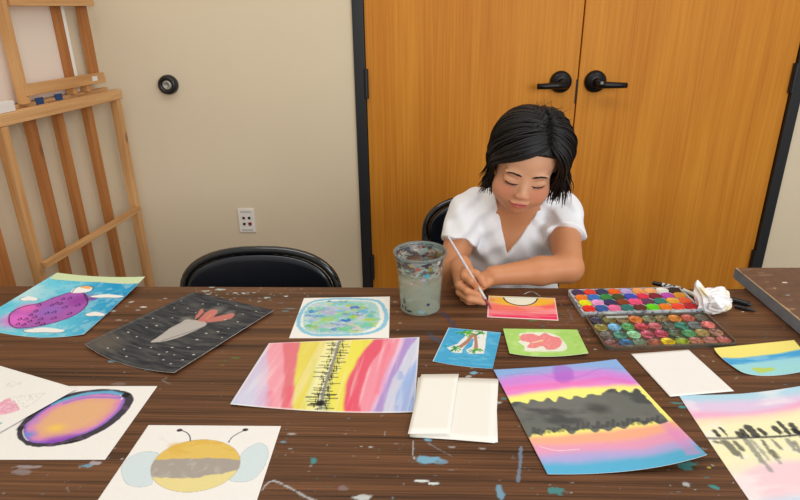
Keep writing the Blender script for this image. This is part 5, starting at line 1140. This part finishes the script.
# trousers and shoes
T_ = Field((.10, 1.05, .0), (.50, 1.66, .66), .007)
T_.ell((.295, 1.50, .562), (.128, .118, .10), .03)
for s_ in (-1, 1):
    x = .295 + s_ * .065; T_.cap((x, 1.50, .525), (x + s_ * .02, 1.19, .525), .062, .048, .02); T_.cap((x + s_ * .02, 1.19, .525), (x + s_ * .015, 1.22, .10), .046, .036, .01)
V3, F3 = T_.mesh(); mk('trousers', rel(V3), F3, mat('dark_denim', (40, 46, 66), rough=.85), person, True)
for s_ in (-1, 1):
    Q = Field((.295 + s_ * .08 - .06, 1.06, -.001), (.295 + s_ * .08 + .06, 1.32, .16), .006); x = .295 + s_ * .08
    Q.cap((x, 1.24, .05), (x, 1.14, .032), .036, .030, .02); Q.cap((x, 1.225, .11), (x, 1.235, .05), .034, .036, .01)
    V4, F4 = Q.mesh(); V4[:, 2] = np.maximum(V4[:, 2], .002); mk('shoe', rel(V4), F4, mat('dark_shoe', (50, 50, 54), rough=.6), person, True)

# hair
rn = random.Random(21); hb = MB(); down = HR.T @ np.array([0, 0, -1.])
EC = np.array([.004, .018, .028]); ER = np.array([.077, .096, .0755])
def lock(side, phi, rad, length, wave, r0, root=None, flip=0.0):
    k = (phi - 46) / 134
    y0 = -.048 + .128 * k + rn.uniform(-.008, .008); x0 = .030 - .014 * k + side * rn.uniform(0, .004)
    nx, ny = x0 / ER[0], (y0 - EC[1]) / ER[1]; nz = math.sqrt(max(.02, 1 - nx * nx - ny * ny)); a = np.array([nx, ny, nz]); a /= np.linalg.norm(a)
    pr = math.radians(phi); b_ = np.array([side * math.sin(pr), -math.cos(pr), -.10]); b_ /= np.linalg.norm(b_)
    om = math.acos(np.clip(a @ b_, -1, 1)); P = []; m = 11
    for i in range(m + 1):
        t = i / m; n_ = (math.sin((1 - t) * om) * a + math.sin(t * om) * b_) / math.sin(om)
        lift = rad * (0.35 + .65 * math.sin(min(1, t * 1.6) * PI / 2)); P.append(EC + ER * n_ + lift * n_ / np.linalg.norm(n_) )
    d = P[-1] - P[-2]; d = d / np.linalg.norm(d); p = P[-1].copy(); steps = 9; out = np.array([side * math.sin(pr), -math.cos(pr) * .4, 0])
    fl = rn.uniform(-.55, .32)
    for i in range(1, steps + 1):
        g = min(1, i / 4); dn = np.array([0, 0, -1.]) * .15 + down * .85 + np.array([0, .25, 0]); d = d * (1 - .5 * g) + dn * .5 * g + out * (fl if side > 0 else -.06) * (2 < i < 7) * (1 - flip); d = d / np.linalg.norm(d)
        if flip and i > 5: d = d + out * flip * .5; d /= np.linalg.norm(d)
        p = p + d * length / steps + out * wave * math.sin(i * 1.1 + phi) * .0022; P.append(p.copy())
    n_ = len(P); rr = [r0 * (.35 if i == 0 else min(1, .7 + i * .06)) * (1 - max(0, (i - n_ + 6) / 6.2)) for i in range(n_)]
    W = [hl(*p_) - base for p_ in P]
    hb.tube(W, [max(r_, .0003) for r_ in rr], 5, flat=.55)
for i in range(820):
    side = -1 if i % 9 % 2 else 1; phi = 51 + 129 * rn.random() ** 1.05
    if side == 1: phi = 50 + 130 * rn.random() ** 1.05
    L_ = rn.uniform(.082, .120) if side < 0 else rn.uniform(.074, .106)
    lock(side, phi, rn.uniform(.000, .009) + (.014 * rn.random() if side > 0 else 0), L_, rn.uniform(-1, 1), rn.uniform(.0020, .0046), flip=(rn.uniform(.3, .8) if (side < 0 and phi < 85 and rn.random() < .5) else 0))
for i in range(60):                                            # loose hairs standing up from the crown
    x = rn.uniform(-.01, .055); y = rn.uniform(-.02, .05); nx, ny = x / ER[0], (y - EC[1]) / ER[1]; nz = math.sqrt(max(.05, 1 - nx * nx - ny * ny)); p = EC + ER * np.array([nx, ny, nz]) * 1.06
    d = np.array([rn.uniform(-.5, .9), rn.uniform(-.6, .6), 1.]); L_ = rn.uniform(.010, .022); bend = np.array([rn.uniform(-.8, 1.0), rn.uniform(-.8, .8), 0])
    hb.tube([hl(*(p + d * L_ * t + bend * L_ * t * t)) - base for t in (0, .35, .7, 1)], [.0007, .0006, .0004, .0002], 4)
Hf = Field(HC_ - .14, HC_ + .14, .0035)
Hf.ell(hl(*EC), ER + .0025, .01, HR)
gx_, gy_, gz_ = [(Hf.lo[i] + Hf.h * np.arange(Hf.n[i])) for i in range(3)]
G = np.stack(np.meshgrid(gx_, gy_, gz_, indexing='ij'), -1) - HC_; Lc = G @ HR
hp = -(Lc[..., 2] * .80 + Lc[..., 1] * .60 - (.064 * .80 - .066 * .60)); Hf.D = np.maximum(Hf.D, hp.astype(np.float32)).astype(np.float32)
V5, F5 = Hf.mesh(); V5 = relax(V5, F5, 2)
hb.add(list(rel(V5)), [tuple(q) for q in F5.tolist()])
hb.build('hair', hair_m, person, smooth=True)

# ------------------------------------------------------------------ paintbrush in the hand
bd = (BE - BT) / np.linalg.norm(BE - BT); BL_ = float(np.linalg.norm(BE - BT))
pbr = empty('paintbrush', tuple(BT), 'slim white-handled paintbrush held in the hand of the child, tip on the small sunset painting', 'paintbrush')
q = MB(); q.tube([bd * .000, bd * .006, bd * .016, bd * .024], [.0004, .0022, .0030, .0026], 14); q.build('bristles', mat('wet_pink_bristles', (150, 62, 76), rough=.5), pbr, smooth=True)
q = MB(); q.tube([bd * .0235, bd * .040, bd * .055], [.0028, .0032, .0031], 16); q.build('ferrule', mat('pale_ferrule', (205, 198, 190), rough=.3, var=.2, scale=200), pbr, smooth=True)
q = MB(); q.tube([bd * .0545, bd * .075, bd * .11, bd * (BL_ - .004), bd * BL_], [.0030, .0031, .0028, .0026, .0012], 16); q.build('handle', mat('clear_handle', (196, 188, 190), rough=.12, var=.12, scale=150, coat=.6), pbr, smooth=True)
# ------------------------------------------------------------------ light
w = bpy.data.worlds.new('world'); SC.world = w; w.use_nodes = True
w.node_tree.nodes['Background'].inputs[0].default_value = (1.0, 0.99, 0.975, 1); w.node_tree.nodes['Background'].inputs[1].default_value = 0.48
def area(name, loc, look, sx, sy, power, c=(1, 1, 1)):
    l = bpy.data.lights.new(name, 'AREA'); l.shape = 'RECTANGLE'; l.size = sx; l.size_y = sy; l.energy = power; l.color = c
    o = bpy.data.objects.new(name, l); COL.objects.link(o); o.location = loc
    o.rotation_euler = (Vector(look) - Vector(loc)).to_track_quat('-Z', 'Y').to_euler(); return o
area('window_light', (1.6, -2.0, 1.9), (0, 1.6, .8), 2.4, 1.6, 72, (.93, .97, 1.0))
area('ceiling_light', (-.3, 1.0, 2.75), (-.3, 1.0, 0), 1.2, .6, 11, (1, .97, .93))
area('ceiling_light', (1.4, .9, 2.75), (1.4, .9, 0), 1.2, .6, 11, (1, .97, .93))
vs = SC.view_settings; SC.display_settings.display_device = 'sRGB'
vs.view_transform = 'Standard'; vs.look = 'None'; vs.gamma = 1; vs.use_curve_mapping = False; vs.exposure = 0.08
SC.cycles.use_denoising = True
